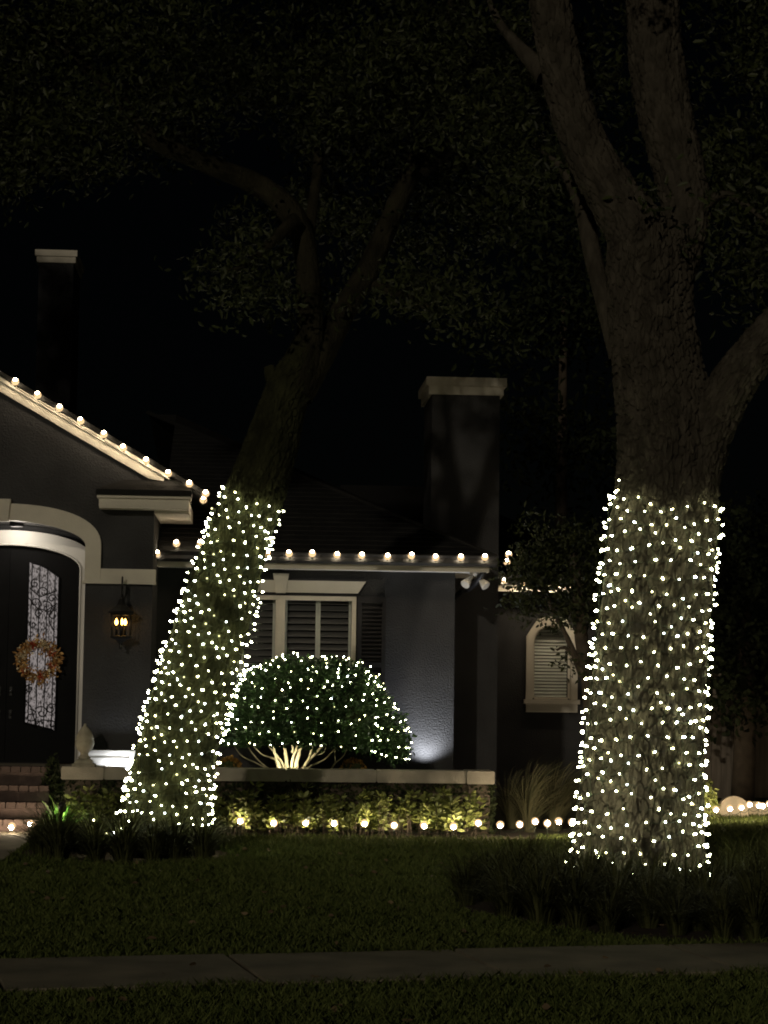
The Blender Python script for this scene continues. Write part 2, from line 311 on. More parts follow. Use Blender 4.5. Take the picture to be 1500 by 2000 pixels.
# doors
yL = yF + .075
def door_leaf(sgn):
    xm = xc + .012 * sgn; xo = xc + sgn * (wf0 - .006)
    def top(x): return zfs0 + (zf0 - zfs0) * math.sqrt(max(0, 1 - ((x - xc) / wf0) ** 2)) - .008
    xs = [xm + (xo - xm) * i / 10 for i in range(11)]
    poly = [(xm, floor_z + .01)] + [(xo, floor_z + .01)] + [(x, top(x)) for x in xs[::-1]]
    m = MB(); m.prism(poly if sgn > 0 else poly[::-1], yL, yL + .055); d = m.build('front_door', 'door_black', house)
    x0, x1 = xm + sgn * (h(52, 1250, yL)[0] - xc - .012), xm + sgn * (h(113, 1250, yL)[0] - xc - .012)
    zt0 = h(52, 1098, yL)[1]; zt1 = h(117, 1128, yL)[1]; zb0 = h(50, 1412, yL)[1]; zb1 = h(110, 1427, yL)[1]
    def gt(t): return zt0 + (zt1 - zt0) * t + .035 * sin(pi * t)
    def gb(t): return zb0 + (zb1 - zb0) * t
    T = [i / 8 for i in range(9)]; X = lambda t: x0 + (x1 - x0) * t
    gp = [(X(t), gb(t)) for t in T] + [(X(t), gt(t)) for t in T[::-1]]
    m = MB(); m.prism(gp if sgn > 0 else gp[::-1], yL - .004, yL + .01); m.build('glass_panel', 'hall_glass', d)
    m = MB(); m.tube([(x, yL - .008, z) for x, z in gp + gp[:2]], .013, 6); m.build('panel_moulding', 'door_black', d)
    yi = yL - .016
    for t in (.12, .37, .62, .87):
        m = MB(); m.tube([(X(t), yi, gb(t)), (X(t), yi, gt(t))], .0065, 6); m.build('iron_bar', 'iron', d)
    def spiral(t, z, r, a0, turns, hand=1, tail=None):
        pts = []
        for i in range(26):
            u = i / 25; rr = r * (1 - .82 * u); a = a0 + hand * turns * 2 * pi * u
            pts.append((X(t) + sgn * rr * cos(a), yi - .006, z + rr * sin(a)))
        if tail: pts = [(X(a), yi - .006, b) for a, b in tail] + pts
        m = MB(); m.tube(pts, .0068, 6); m.build('iron_scroll', 'iron', d)
    Z = lambda f: zb1 + (zt1 - zb1) * f
    for t, f, r, a, tu, hd in [(.22, .955, .052, 1.5, 1.2, 1), (.5, .90, .07, 3.6, 1.1, -1), (.78, .86, .05, 0, 1.2, 1), (.25, .83, .07, 5, 1.2, 1), (.62, .80, .075, 2.2, 1.1, -1), (.36, .76, .05, .4, 1.3, 1),
                               (.85, .75, .06, 1.2, 1, 1), (.86, .52, .045, 3, 1.3, -1), (.14, .27, .05, 1, 1.3, 1), (.2, .09, .08, 1.7, 1.1, -1), (.55, .115, .075, 2.5, 1.2, -1), (.85, .14, .06, 1, 1.2, 1), (.5, .03, .06, 2.8, 1.1, -1), (.88, .04, .045, 2, 1.1, -1), (.2, .69, .045, 2, 1.2, 1)]:
        spiral(t, Z(f), r, a, tu, hd)
    for pts in ([(.9, .42 + .22), (.72, .70), (.70, .74), (.86, .8), (.95, .79)], [(.02, .2), (.2, .15), (.4, .02)], [(.3, .02), (.55, .07), (.95, .06)], [(.05, .86), (.3, .80), (.6, .78), (.95, .83)], [(.05, .93), (.4, .87), (.9, .91)]):
        m = MB(); m.tube([(X(a), yi - .006, Z(b)) for a, b in pts], .007, 6); m.build('iron_scroll', 'iron', d)
    for zz, r in ((h(28, 1350, yL)[1], .016), (h(28, 1395, yL)[1], .013)):
        m = MB(); m.box(xm + sgn * .035, xm + sgn * .065, yL - .01, yL + .002, zz - .05, zz + .05); m.build('handle_plate', 'iron', d)
        m = MB(); m.lathe([(0.001, 0), (r, .004), (r * 1.05, .02), (r * .6, .034), (.001, .038)], n=10)
        k = m.build('handle', 'silver', d); k.location = (xm + sgn * .05, yL - .008, zz); k.rotation_euler = (pi / 2, 0, 0)
    return d
door_leaf(1); door_leaf(-1)
m = MB(); m.box(xc - .011, xc + .011, yL - .012, yL + .05, floor_z + .012, zf0 - .015); m.build('astragal', 'door_black', house)
# porch floor and steps
hb('porch_floor', 'concrete', (xc - wi + .002, xc + wi - .002, YE - .45, yD, .05, floor_z - .002))
sx1 = h(88, 1505, -1.8)[0]; brick = None
st = empty('entry_steps', hw(sx1, -1.75, 0), HA); tag(st, 'brick entry steps leading up to the arched front door', 'steps')
for k, (z1, y0) in enumerate([(.47, -1.95), (.31, -2.15), (.15, -2.35)]):
    m = MB(); m.box(-1.75, .06 + .002 * k, y0 + 1.75, .3 - .01 * k, 0, z1 - .06); m.build('riser', 'brick', st)
    if brick is None:
        b = MB(); b.box(-.048, .048, 0, .24, 0, .058, bev=.006); brick = b.mesh('brick', 'brick')
    for i in range(17):
        o = link(bpy.data.objects.new('brick', brick), st); o.location = (.01 - .104 * i, y0 + 1.75 - .02, z1 - .058 + random.uniform(0, .003)); o.rotation_euler = (0, 0, random.uniform(-.012, .012))
m = MB(); m.box(-1.75, .062, -.05, .3, .47, .60); m.build('riser', 'brick', st)
for i in range(17):
    o = link(bpy.data.objects.new('brick', brick), st); o.location = (.01 - .104 * i, -.07, .602)
# rake board and gable roof
def rk(dx, off): x = xb + dx; return (x, zb - sl_r * dx + off)
tx = h(400, 985, YE - .2)[0]
L0 = xa - xb; thick = .155
m = MB(); m.prism([rk(L0, 0), rk(-.06, 0), rk(.10, thick * .45), rk(.10, thick), rk(L0, thick)], YE - .05, YE + .02); rb = m.build('rake_board', 'trim', house)
m = MB(); m.prism([rk(L0, thick - .045), rk(.16, thick - .045), rk(.16, thick + .002), rk(L0, thick + .002)], YE - .085, YE + .0); m.build('drip_moulding', 'trim', rb)
dxe = tx - xb
def roof_slab(y0, y1, o0, o1): return [rk(L0, o0), rk(dxe, o0), rk(dxe, o1), rk(L0, o1)]
m = MB(); m.prism(roof_slab(0, 0, thick + .01, thick + .06) , YE - .13, 8)
xl_, zl_ = xa - (dxe - L0), rk(dxe, 0)[1]
m.prism([(xa, za + thick + .01), (xa, za + thick + .06), (xl_, zl_ + thick + .06), (xl_, zl_ + thick + .01)], YE - .13, 8)
gr = m.build('gable_roof', 'shingle', house)
m = MB(); m.prism([rk(L0, -.02), rk(dxe - .3, -.02), rk(dxe - .3, thick), rk(L0, thick)], YE + .31, 7.9); m.build('gable_fill', 'interior', house)
# cornice return with its little roof
x0, z0 = h(193, 998, YE - .2); x1, z1 = h(369, 970, YE - .2)
zc0 = h(280, 993, YE - .25)[1]; zc1 = h(280, 968, YE - .25)[1]
m = MB(); m.box(x0, x1, YE - .22, YE - .002, zc0 + .02, zc1 - .03); m.box(x0 - .02, x1 + .02, YE - .26, YE - .002, zc1 - .028, zc1); m.box(x0 + .005, x1 - .005, YE - .235, YE - .002, zc0, zc0 + .018)
m.box(xpr + .002, x1 - .003, YE, .2, zc0 - .03, zc1 - .03); cr = m.build('cornice_return', 'trim', house)
zr = zc1 + .004; zk = h(270, 938, YE)[1]
m = MB(); m.add([(x0 - .03, YE - .3, zr), (x1 + .03, YE - .3, zr), (x1 + .03, YE, zr), (x0 - .03, YE, zr), (x0 - .03, YE - .3, zr + .055), (x1 + .03, YE - .3, zr + .055), (x0 + .22, YE - .002, zk), (x1 - .05, YE - .002, zk + .02), (x0 - .03, YE, zr + .055), (x1 + .03, YE, zr + .055)],
                [(0, 1, 5, 4), (4, 5, 7, 6), (0, 3, 2, 1), (4, 6, 8), (5, 9, 7), (0, 4, 8, 3), (1, 2, 9, 5)]); m.build('return_roof', 'shingle', house)
# pillar plinth
px0 = xc + wi - .01; zp = h(220, 1463, YE)[1]
m = MB(); m.box(px0, xpr + .06, YE - .07, YE + .1, .5, zp - .04); m.box(px0 - .001, xpr + .09, YE - .10, YE + .11, zp - .04, zp - .012); m.box(px0 + .001, xpr + .075, YE - .085, YE + .105, zp - .115, zp - .09); m.build('plinth', 'white', house)
m = MB(); m.box(px0, xpr + .03, YE - .03, YE + .1, zp - .011, zp + .03); m.build('plinth_band', 'stucco', house)
# window wall with real opening
xw0, xw1 = xpr - .2, h(889, 1120, 0)[0]; wc = h(548, 1165, 0)[0]; wr = h(696, 1165, 0)[0] - wc; wzt = h(600, 1164, 0)[1]; wzb = 1.05; zE = 3.02
hb('window_wall', 'stucco', (xw0, wc - wr, 0, .25, 0, zE), (wc + wr, xw1, .0, .25, 0, zE), (wc - wr, wc + wr, 0, .25, 0, wzb), (wc - wr, wc + wr, 0, .25, wzt, zE))
hb('side_wall', 'stucco', (xw1 - .25, xw1 - .002, .25, 7.5, 0, zE))
win = hb('window', 'interior', (wc - wr, wc + wr, .24, .3, wzb, wzt))
fw = .05
m = MB(); m.box(wc - wr + .001, wc + wr - .001, -.03, .08, wzt - fw, wzt - .001); m.box(wc - wr + .001, wc - wr + fw, -.03, .08, wzb, wzt - fw); m.box(wc + wr - fw, wc + wr - .001, -.03, .08, wzb, wzt - fw); m.box(wc - wr + fw, wc + wr - fw, -.03, .08, wzb, wzb + fw); m.build('frame', 'trim', win)
m = MB(); m.box(wc - .055, wc + .055, -.035, .09, wzb + fw, wzt - fw); m.box(wc - .02, wc + .02, -.05, -.035, wzb + fw, wzt - fw); m.build('mullion', 'trim', win)
hb('sill', 'trim', (wc - wr - .06, wc + wr + .06, -.1, .05, wzb - .09, wzb - .001), parent=win)
for sg in (-1, 1):
    e0 = wc + sg * .056; e1 = wc + sg * (wr - fw - .001); midx = (e0 + e1) / 2
    for a, b in ((e0, midx), (midx, e1)):
        lo, hi = min(a, b), max(a, b); stw = .028
        m = MB(); m.box(lo + .001, lo + stw, .10, .135, wzb + fw, wzt - fw); m.box(hi - stw, hi - .001, .10, .135, wzb + fw, wzt - fw); m.build('shutter_stile', 'shutter_wood', win)
        nz = 19; sm = MB(); sm.add([(lo + stw, .10, 0), (hi - stw, .10, 0), (hi - stw, .15, .052), (lo + stw, .15, .052), (lo + stw, .10, .008), (hi - stw, .10, .008), (hi - stw, .15, .060), (lo + stw, .15, .060)], [(0, 3, 2, 1), (4, 5, 6, 7), (0, 1, 5, 4), (2, 3, 7, 6), (0, 4, 7, 3), (1, 2, 6, 5)])
        me = sm.mesh('slat', 'slat_dark')
        for k in range(nz):
            o = link(bpy.data.objects.new('slat', me), win); o.location = (0, 0, wzb + fw + .02 + k * (wzt - wzb - 2 * fw - .06) / (nz - 1))
    lo, hi = min(e0, e1), max(e0, e1); hb('pane', 'glass_dark', (lo + .001, hi - .001, .155, .16, wzb + fw, wzt - fw), parent=win)
# lintel with keystone, louvred shutters
x, zl1 = h(715, 1136, -.06); x2, zl0 = h(700, 1159, -.06); hwid = x - wc
m = MB(); m.prism([(wc - hwid + .09, zl0), (wc + hwid - .09, zl0), (wc + hwid, zl1), (wc - hwid, zl1)], -.06, .02); ln = m.build('lintel', 'trim', house)
kz1 = h(548, 1120, -.09)[1]; m = MB(); m.prism([(wc - .055, zl0 - .01), (wc + .055, zl0 - .01), (wc + .092, kz1), (wc - .092, kz1)], -.10, -.061); m.build('keystone', 'trim', ln)
for sg in (-1, 1):
    a = wc + sg * (wr + .02); b = a + sg * .32; lo, hi = min(a, b), max(a, b)
    m = MB(); m.box(lo, lo + .045, -.045, -.002, wzb, wzt); m.box(hi - .045, hi, -.045, -.002, wzb, wzt); m.box(lo + .045, hi - .045, -.045, -.002, wzb, wzb + .07); m.box(lo + .045, hi - .045, -.045, -.002, wzt - .07, wzt); m.box(lo + .045, hi - .045, -.045, -.002, 1.75, 1.81)
    sh = m.build('louvred_shutter', 'dark_shutter', house); sm = MB(); sm.add([(lo + .045, -.04, 0), (hi - .045, -.04, 0), (hi - .045, -.01, .04), (lo + .045, -.01, .04), (lo + .045, -.04, .008), (hi - .045, -.04, .008), (hi - .045, -.01, .048), (lo + .045, -.01, .048)], [(0, 3, 2, 1), (4, 5, 6, 7), (0, 1, 5, 4), (2, 3, 7, 6), (0, 4, 7, 3), (1, 2, 6, 5)])
    me = sm.mesh('louvre', 'dark_shutter')
    for k in range(30):
        zz = wzb + .08 + k * .046
        if zz < wzt - .12: link(bpy.data.objects.new('louvre', me), sh).location = (0, 0, zz)
# eave: soffit, fascia, gutter
OV = .45; ye = -OV; xe = h(975, 1090, ye)[0]; zg1 = h(700, 1082, ye)[1]; zg0 = h(700, 1102, ye)[1]; zfb = h(700, 1112, ye)[1]
xs0 = xpr + .003
m = MB(); m.box(xs0, xw1 + .02, ye + .14, .0 - .002, zfb + .005, zfb + .03); m.box(xw1 + .021, xe - .14, ye + .14, 7.4, zfb + .005, zfb + .03); m.build('soffit', 'white', house)
m = MB(); m.box(xs0, xe - .1, ye + .11, ye + .139, zfb - .002, zg1 - .02); m.box(xe - .13, xe - .101, ye + .14, 7.4, zfb - .002, zg1 - .02); m.build('fascia', 'trim', house)
gp = [(0, .0), (-.07, .0), (-.09, .03), (-.085, .07), (-.11, .11), (-.11, .12), (-.1, .12), (-.02, .105), (0, .105)]
m = MB(); gz = zg0; ny = len(gp)
for (xa_, xb_) in ((xs0, xe),):
    v = [(xa_, ye + .11 + a, gz + b) for a, b in gp] + [(xb_ - .11 - a * 1.0, ye + .11 + a, gz + b) for a, b in gp]
    m.add(v, [tuple(range(ny)), tuple(range(2 * ny - 1, ny - 1, -1))] + [(i, i + ny, (i + 1) % ny + ny, (i + 1) % ny) for i in range(ny)])
v = [(xe - .11 - a, ye + .112 + a, gz + b) for a, b in gp] + [(xe - .11 - a, 7.4, gz + b) for a, b in gp]
m.add(v, [tuple(range(ny - 1, -1, -1)), tuple(range(ny, 2 * ny))] + [(i, (i + 1) % ny, (i + 1) % ny + ny, i + ny) for i in range(ny)])
gu = m.build('gutter', 'gutter', house)
m = MB(); m.tube([(xe - .16, ye + .16, gz - .0), (xe - .16, ye + .17, gz - .06), (xe - .22, ye + .4, gz - .17), (xe - .30, ye + .62, gz - .24)] , .038, 8); m.tube([(xe - .30, ye + .60, gz - .22), (xw1 + .05, 1.0, gz - .33), (xw1 + .045, 1.06, gz - .42), (xw1 + .045, 1.06, .1)], .036, 8); m.build('downspout', 'gutter', gu)
# hipped roof with shingle courses
PT = .5; xL = xs0 + .01; zr0 = gz + .10; DEP = 7.4; run = 4.2
roof = MB()
def hip(t, dz=0): return zr0 + t * PT + dz
A = [(xL, ye + .02, zr0), (xe - .02, ye + .02, zr0), (xe - .02, DEP + .4, zr0), (xL, DEP + .4, zr0), (xL, ye + run, hip(run) - .01), (xe - run, ye + run, hip(run) - .01)]
roof.add(A, [(0, 1, 5, 4), (1, 2, 5), (2, 3, 4, 5), (0, 4, 3), (0, 3, 2, 1)]); rf = roof.build('hip_roof', 'shingle', house)
m = MB(); cw = .135; k = 0; t = 0.0
while t < run - .2:
    t1 = t + cw * .894; xr0 = xe - .02 - t; xr1 = xe - .02 - t1; x = xL + random.uniform(-.2, 0)
    while x < xr0:
        xn = min(x + random.choice((.16, .22, .3)), xr0); a = max(x, xL); u0 = a; u1 = xn - .004
        if u1 > u0:
            lift = .014 + random.uniform(0, .006); y0, y1 = ye + .02 + t, ye + .02 + t1 + .02
            e1 = min(u1, xr1) if u1 > xr1 else u1
            m.add([(u0, y0, hip(t, .002)), (u1, y0, hip(t, .002)), (u1, y0, hip(t, lift)), (u0, y0, hip(t, lift)), (max(e1, u0), y1, hip(t1 + .02, .003)), (u0, y1, hip(t1 + .02, .003))], [(0, 1, 2, 3), (3, 2, 4, 5)])
        x = xn
    t = t1; k += 1
tag(m.build('shingle', 'shingle', rf), kind='stuff')
m = MB(); m.tube([(xe - .03, ye + .03, zr0 + .01), (xe - .02 - run, ye + run, hip(run) + .01)], .03, 6); m.build('hip_cap', 'shingle', rf)
# chimneys
def chimney(y0, y1, x0, x1, zt, cap_h, ov):
    m = MB(); m.box(x0, x1, y0, y1, 0, zt - .02); c = m.build('chimney', 'stucco', rf)
    m = MB(); m.box(x0 - ov, x1 + ov, y0 - ov, y1 + ov, zt - cap_h * .5, zt); m.box(x0 - ov * .55, x1 + ov * .55, y0 - ov * .55, y1 + ov * .55, zt - cap_h, zt - cap_h * .5 - .001); m.build('chimney_cap', 'trim', c)
    m = MB(); m.box(x0 + .15, x1 - .15, y0 + .15, y1 - .15, zt + .001, zt + .03); m.build('flue', 'interior', c)
a0, zc = h(836, 735, 1.1); a1 = h(988, 735, 1.1)[0]; ch = zc - h(836, 768, 1.1)[1]
chimney(1.18, 2.3, a0 + .06, a1 - .06, zc, ch, .075)
b0, zc2 = h(70, 487, 9); b1 = h(150, 487, 9)[0]; chimney(9.05, 10.3, b0 + .05, b1 - .05, zc2, .2, .06)
# rear block and side wing
YW = 5.6
wx1 = h(1215, 1150, YW)[0]; wx0 = xw1 - .3; awc = h(1077, 1300, YW)[0]; aw = .0
zs0 = h(1077, 1366, YW)[1]; zt_ = h(1077, 1222, YW)[1]; hwv = (h(1114, 1300, YW)[0] - h(1040, 1300, YW)[0]) / 2; zsp2 = zt_ - hwv * .95
zE2 = h(1000, 1150, YW - .4)[1]
op = arc_pts(awc, hwv + .03, zsp2, zt_ + .03, 14)
outl = [(wx0, 0), (wx1, 0), (wx1, zE2), (wx0, zE2)]
m = MB(); m.box(wx0, awc - hwv - .03, YW, YW + .25, 0, zE2); m.box(awc + hwv + .03, wx1, YW, YW + .25, 0, zE2); m.box(awc - hwv - .03, awc + hwv + .03, YW, YW + .25, 0, zs0 - .03)
m.prism(op + [(awc - hwv - .03, zE2), (awc + hwv + .03, zE2)], YW, YW + .25); m.build('wing_wall', 'stucco', house)
w2 = hb('arched_window', 'interior', (awc - hwv - .03, awc + hwv + .03, YW + .22, YW + .26, zs0 - .03, zt_ + .03))
inn = arc_pts(awc, hwv + .004, zsp2, zt_ + .004, 20); xo0 = awc - h(1127, 1300, YW)[0]; ow = h(1127, 1300, YW)[0] - awc; zo2 = h(1077, 1205, YW)[1]; zsh = h(1030, 1243, YW)[1]
ring = [(awc + hwv + .004, zs0)] + inn + [(awc - hwv - .004, zs0), (awc - ow, zs0), (awc - ow, zsh), (awc - ow * .55, zo2 - .03), (awc - ow * .3, zo2), (awc + ow * .3, zo2), (awc + ow * .55, zo2 - .03), (awc + ow, zsh), (awc + ow, zs0)]
m = MB(); m.prism(ring, YW - .06, YW + .03); m.build('surround', 'trim', w2)
zsl0 = h(1077, 1391, YW)[1]; m = MB(); m.box(awc - ow - .03, awc + ow + .03, YW - .10, YW + .03, zs0 - .065, zs0 - .002); m.box(awc - ow, awc + ow, YW - .07, YW + .03, zsl0, zs0 - .067); m.build('sill', 'trim', w2)
ci = arc_pts(awc, hwv - .03, zsp2, zt_ - .03, 20); ring = [(awc + hwv, zs0)] + arc_pts(awc, hwv, zsp2, zt_, 20) + [(awc - hwv, zs0), (awc - hwv + .03, zs0 + .03)] + ci[::-1] + [(awc + hwv - .03, zs0 + .03)]
m = MB(); m.prism(ring + [], YW + .02, YW + .07); m.box(awc - hwv + .03, awc + hwv - .03, YW + .021, YW + .069, zs0 + .001, zs0 + .03); m.build('sash', 'trim', w2)
zz = zs0 + .035; k = 0
while zz < zt_ - .06:
    hw_ = hwv - .034
    if zz > zsp2: hw_ *= math.sqrt(max(.05, 1 - ((zz - zsp2) / (zt_ - zsp2)) ** 2))
    tl = .02 if k not in (16, 18, 19) else .034
    m = MB(); m.add([(awc - hw_, YW + .105, zz), (awc + hw_, YW + .105, zz), (awc + hw_, YW + .105 + tl, zz + .036), (awc - hw_, YW + .105 + tl, zz + .036), (awc - hw_, YW + .109, zz - .001), (awc + hw_, YW + .109, zz - .001), (awc + hw_, YW + .109 + tl, zz + .035), (awc - hw_, YW + .109 + tl, zz + .035)], [(0, 1, 2, 3), (7, 6, 5, 4), (0, 4, 5, 1), (3, 2, 6, 7), (0, 3, 7, 4), (1, 5, 6, 2)]); m.build('blind_slat', 'blind', w2); zz += .046; k += 1
m = MB(); m.box(xe - .1, wx1 + .4, YW - .42, YW - .39, zE2 - .04, zE2 + .05); m.box(xw1, wx1 + .4, YW - .388, YW, zE2 + .004, zE2 + .03); m.build('wing_fascia', 'trim', house)
m = MB(); m.box(xe - .1, wx1 + .45, YW - .55, YW - .421, zE2 + .06, zE2 + .17); m.build('wing_gutter', 'gutter', house)
m = MB(); za2 = zE2 + .12; x0, x1, y0, y1 = xw1 - 1, wx1 + .5, YW - .48, YW + 6; rr = 2.4
m.add([(x0, y0, za2), (x1, y0, za2), (x1, y1, za2), (x0, y1, za2), (x0, y0 + 3.2, za2 + 1.6), (x1 - 3, y0 + 3.2, za2 + 1.6)], [(0, 1, 5, 4), (1, 2, 5), (2, 3, 4, 5), (0, 4, 3), (0, 3, 2, 1)]); m.build('wing_roof', 'shingle', house)
hb('wing_side', 'stucco', (wx1 - .25, wx1, YW + .25, YW + 5.5, 0, zE2))
hb('rear_block', 'stucco', (xc - 3, xw1 - .3, 7.6, 11, 0, 3.2))

# ------------------------------------------------------------------ planter in front of the window
yP0 = -1.85; zP1 = h(500, 1502, yP0)[1]; zP0 = h(500, 1526, yP0)[1]
pl = empty('planter_wall', hw(0, yP0, 0), HA); tag(pl, 'low raised planter wall clad in creeping vine under a stone cap', 'planter')
LP = (0, yP0, 0)
pa0 = h(120, 1500, yP0)[0]; pa1 = h(203, 1500, yP0)[0]; pb0 = h(911, 1510, yP0)[0]; pb1 = h(966, 1510, yP0)[0]
m = MB(); m.box(pa0 + .05, pb1 - .05, yP0 + .08, yP0 + .25, 0, zP0); m.box(pa0 + .04, pa1 - .04, yP0 + .045, yP0 + .5, 0, zP0 - .002); m.box(pb0 + .03, pb1 - .04, yP0 + .05, yP0 + .5, 0, zP0 - .003); m.box(pb1 - .3, pb1 - .055, yP0 + .5, 0, 0, zP0 - .004); m.build('wall', 'stem_dark', pl, LP)
m = MB(); m.box(pa0, pa1, yP0 - .02, yP0 + .42, zP0 - .002, zP1 + .004, bev=.012); m.build('pillar_cap', 'capstone', pl, LP)
ncap = 4
for i in range(ncap):
    q0 = pa1 + (pb0 - pa1) * i / ncap + .003; q1 = pa1 + (pb0 - pa1) * (i + 1) / ncap
    m = MB(); m.box(q0, q1, yP0 + random.uniform(-.002, .002), yP0 + .30, zP0, zP1, bev=.014); m.build('cap_stone', 'capstone', pl, LP)
m = MB(); m.box(pb0 + .003, pb1, yP0 - .02, yP0 + .42, zP0 - .004, zP1 + .003, bev=.012); m.build('pillar_cap', 'capstone', pl, LP)
m = MB(); m.box(pa0 + .1, pb1 - .1, yP0 + .26, -.01, .1, zP0 - .04); m.build('planting_soil', 'soil', pl, LP)
n = 5200; C = np.stack([RNG.uniform(pa0 + .02, pb1 - .01, n), yP0 + .07 - np.abs(RNG.normal(size=n)) * .022, RNG.uniform(.0, zP0 - .005, n)], 1)
C[:1000, 0] = pb1 - .03 + np.abs(RNG.normal(size=1000)) * .02; C[:1000, 1] = RNG.uniform(yP0 + .05, yP0 + 1.2, 1000)
leaf_part('vine', C, .05, .036, 'leaf_ivy', pl, LP)

# finial on the planter pillar
fx = h(163, 1450, yP0)[0]; fz = zP1 + .004; fh = h(163, 1413, yP0)[1] - fz; fn = empty('stone_finial', hw(fx, yP0 + .15, fz), HA); tag(fn, 'weathered stone acorn finial standing on the planter pillar', 'finial')
m = MB(); q = fh / .44; b = .118
m.add([(sx * b * s_, sy * b * s_, z_) for s_, z_ in ((1, 0), (1, .025), (.78, .03), (.7, .06), (.5, .075)) for sx, sy in ((-1, -1), (1, -1), (1, 1), (-1, 1))], [(k * 4 + i, k * 4 + (i + 1) % 4, k * 4 + 4 + (i + 1) % 4, k * 4 + 4 + i) for k in range(4) for i in range(4)] + [(16, 17, 18, 19), (3, 2, 1, 0)]); m.build('base', 'finial', fn)
m = MB(); m.lathe([(.06, .074), (.066, .09), (.045, .11), (.042, .135), (.06, .155), (.088, .185), (.098, .225), (.1, .26), (.09, .275), (.094, .29), (.085, .325), (.066, .36), (.04, .395), (.018, .42), (.012, .44), (.001, .446)], n=24); m.build('acorn', 'finial', fn)

# ------------------------------------------------------------------ lamps, bulbs
def spot(name, loc, aim, power, label, color=(.92, .95, 1), size=100, blend=.9, rad=.03, cat='spotlight'):
    e = empty(name, loc); tag(e, label, cat)
    d = (Vector(aim) - Vector(loc)).normalized(); q = d.to_track_quat('Z', 'Y')
    m = MB(); m.lathe([(.02, -.11), (.034, -.10), (.038, -.02), (.043, .0), (.043, .03), (.039, .03), (.036, .0)], n=14); b = m.build('housing', 'fixture', e); b.rotation_mode = 'QUATERNION'; b.rotation_quaternion = q
    m = MB(); m.lathe([(.001, .002), (.035, .002), (.034, .008), (.001, .010)], n=14); l = m.build('lens', 'lens_cool', e); l.rotation_mode = 'QUATERNION'; l.rotation_quaternion = q
    m = MB(); m.tube([(0, 0, -.06), (0, 0, -.26)], .009, 6); m.build('stake', 'fixture', e)
    ld = bpy.data.lights.new(name, 'SPOT'); ld.energy = power; ld.color = color; ld.spot_size = radians(size); ld.spot_blend = blend; ld.shadow_soft_size = rad
    lo = link(bpy.data.objects.new('lamp_light', ld), e); lo.location = d * .05; lo.rotation_mode = 'QUATERNION'; lo.rotation_quaternion = d.to_track_quat('-Z', 'Y'); return e
soil_z = zP0 - .04
x = h(832, 1490, -.15)[0]; spot('landscape_spotlight', hw(x, -.22, soil_z + .07), hw(x, -.08, 1.3), 75, 'small black spotlight washing the bare charcoal wall corner', size=125)
x = h(225, 1490, YE - .2)[0]; spot('landscape_spotlight', hw(x + .05, YE - .21, soil_z + .07), hw(x + .05, YE - .05, 1.0), 7, 'small black spotlight washing the white pillar plinth', size=172, blend=.25)
x = h(560, 1500, -1.3)[0]; spot('landscape_spotlight', hw(x, -1.46, soil_z + .09), hw(x + .06, -1.0, 1.2), 26, 'small black spotlight under the lit round bush', color=(1, .92, .64), size=130)
p = at(1165, 1690, 15.1); spot('landscape_spotlight', (p.x, p.y, .27), (p.x + .45, p.y + .75, 1.5), 26, 'black spotlight aimed up the massive forked trunk from the grass clumps', color=(1, .93, .62), size=95)
p = at(118, 1585, 20.6); spot('landscape_spotlight', (p.x + .035, p.y - .12, .30), (p.x, p.y + .25, .15), 15, 'black garden spotlight among bright green leaves by the steps', color=(.85, 1, .55), size=80)
pc = empty('porch_downlight', hw(xc + .12, YE + .34, zi - .045), HA); tag(pc, 'recessed downlight in the porch ceiling above the door', 'downlight')
m = MB(); m.lathe([(.05, .0), (.075, -.004), (.075, .05), (.05, .05)], n=18); m.build('trim_ring', 'stucco', pc)
m = MB(); m.lathe([(.001, .006), (.049, .006), (.049, .02), (.001, .02)], n=18); m.build('lens', 'lens_cool', pc)
ld = bpy.data.lights.new('porch_downlight', 'POINT'); ld.energy = 7.5; ld.color = (1, .90, .76); ld.shadow_soft_size = .05
lo = link(bpy.data.objects.new('lamp_light', ld), pc); lo.location = (0, 0, -.05)

# big warm bulbs
def two_tone(me, mat2, zcut, zback=9, mat3=None):                        # lit glass: hot tip, dimmer flared skirt for a soft halo, hot back added to brighten surfaces behind
    me.materials.append(MATS[mat2])
    if mat3: me.materials.append(MATS[mat3])
    for p in me.polygons: p.material_index = 1 if zcut < p.center.z < zback else 2 if mat3 and p.center.z >= zback else 0
    return me
m = MB(); m.lathe([(.001, -.054), (.012, -.052), (.022, -.045), (.036, -.026), (.040, -.006), (.033, .010), (.022, .017), (.014, .022)], n=12); ROOFBULB = two_tone(m.mesh('bulb', 'bulb_roof'), 'bulb_neck', -.043, .002); BULB = two_tone(m.mesh('bulb', 'bulb_warm'), 'bulb_neck', -.043, .002)
m = MB(); m.lathe([(.0145, .0215), (.016, .024), (.016, .05), (.010, .054)], n=8); SOCK = m.mesh('socket', 'wire')
m = MB(); m.tube([(0, 0, .05), (0, 0, .052 + .16)], .004, 5); STK = m.mesh('stake', 'wire')
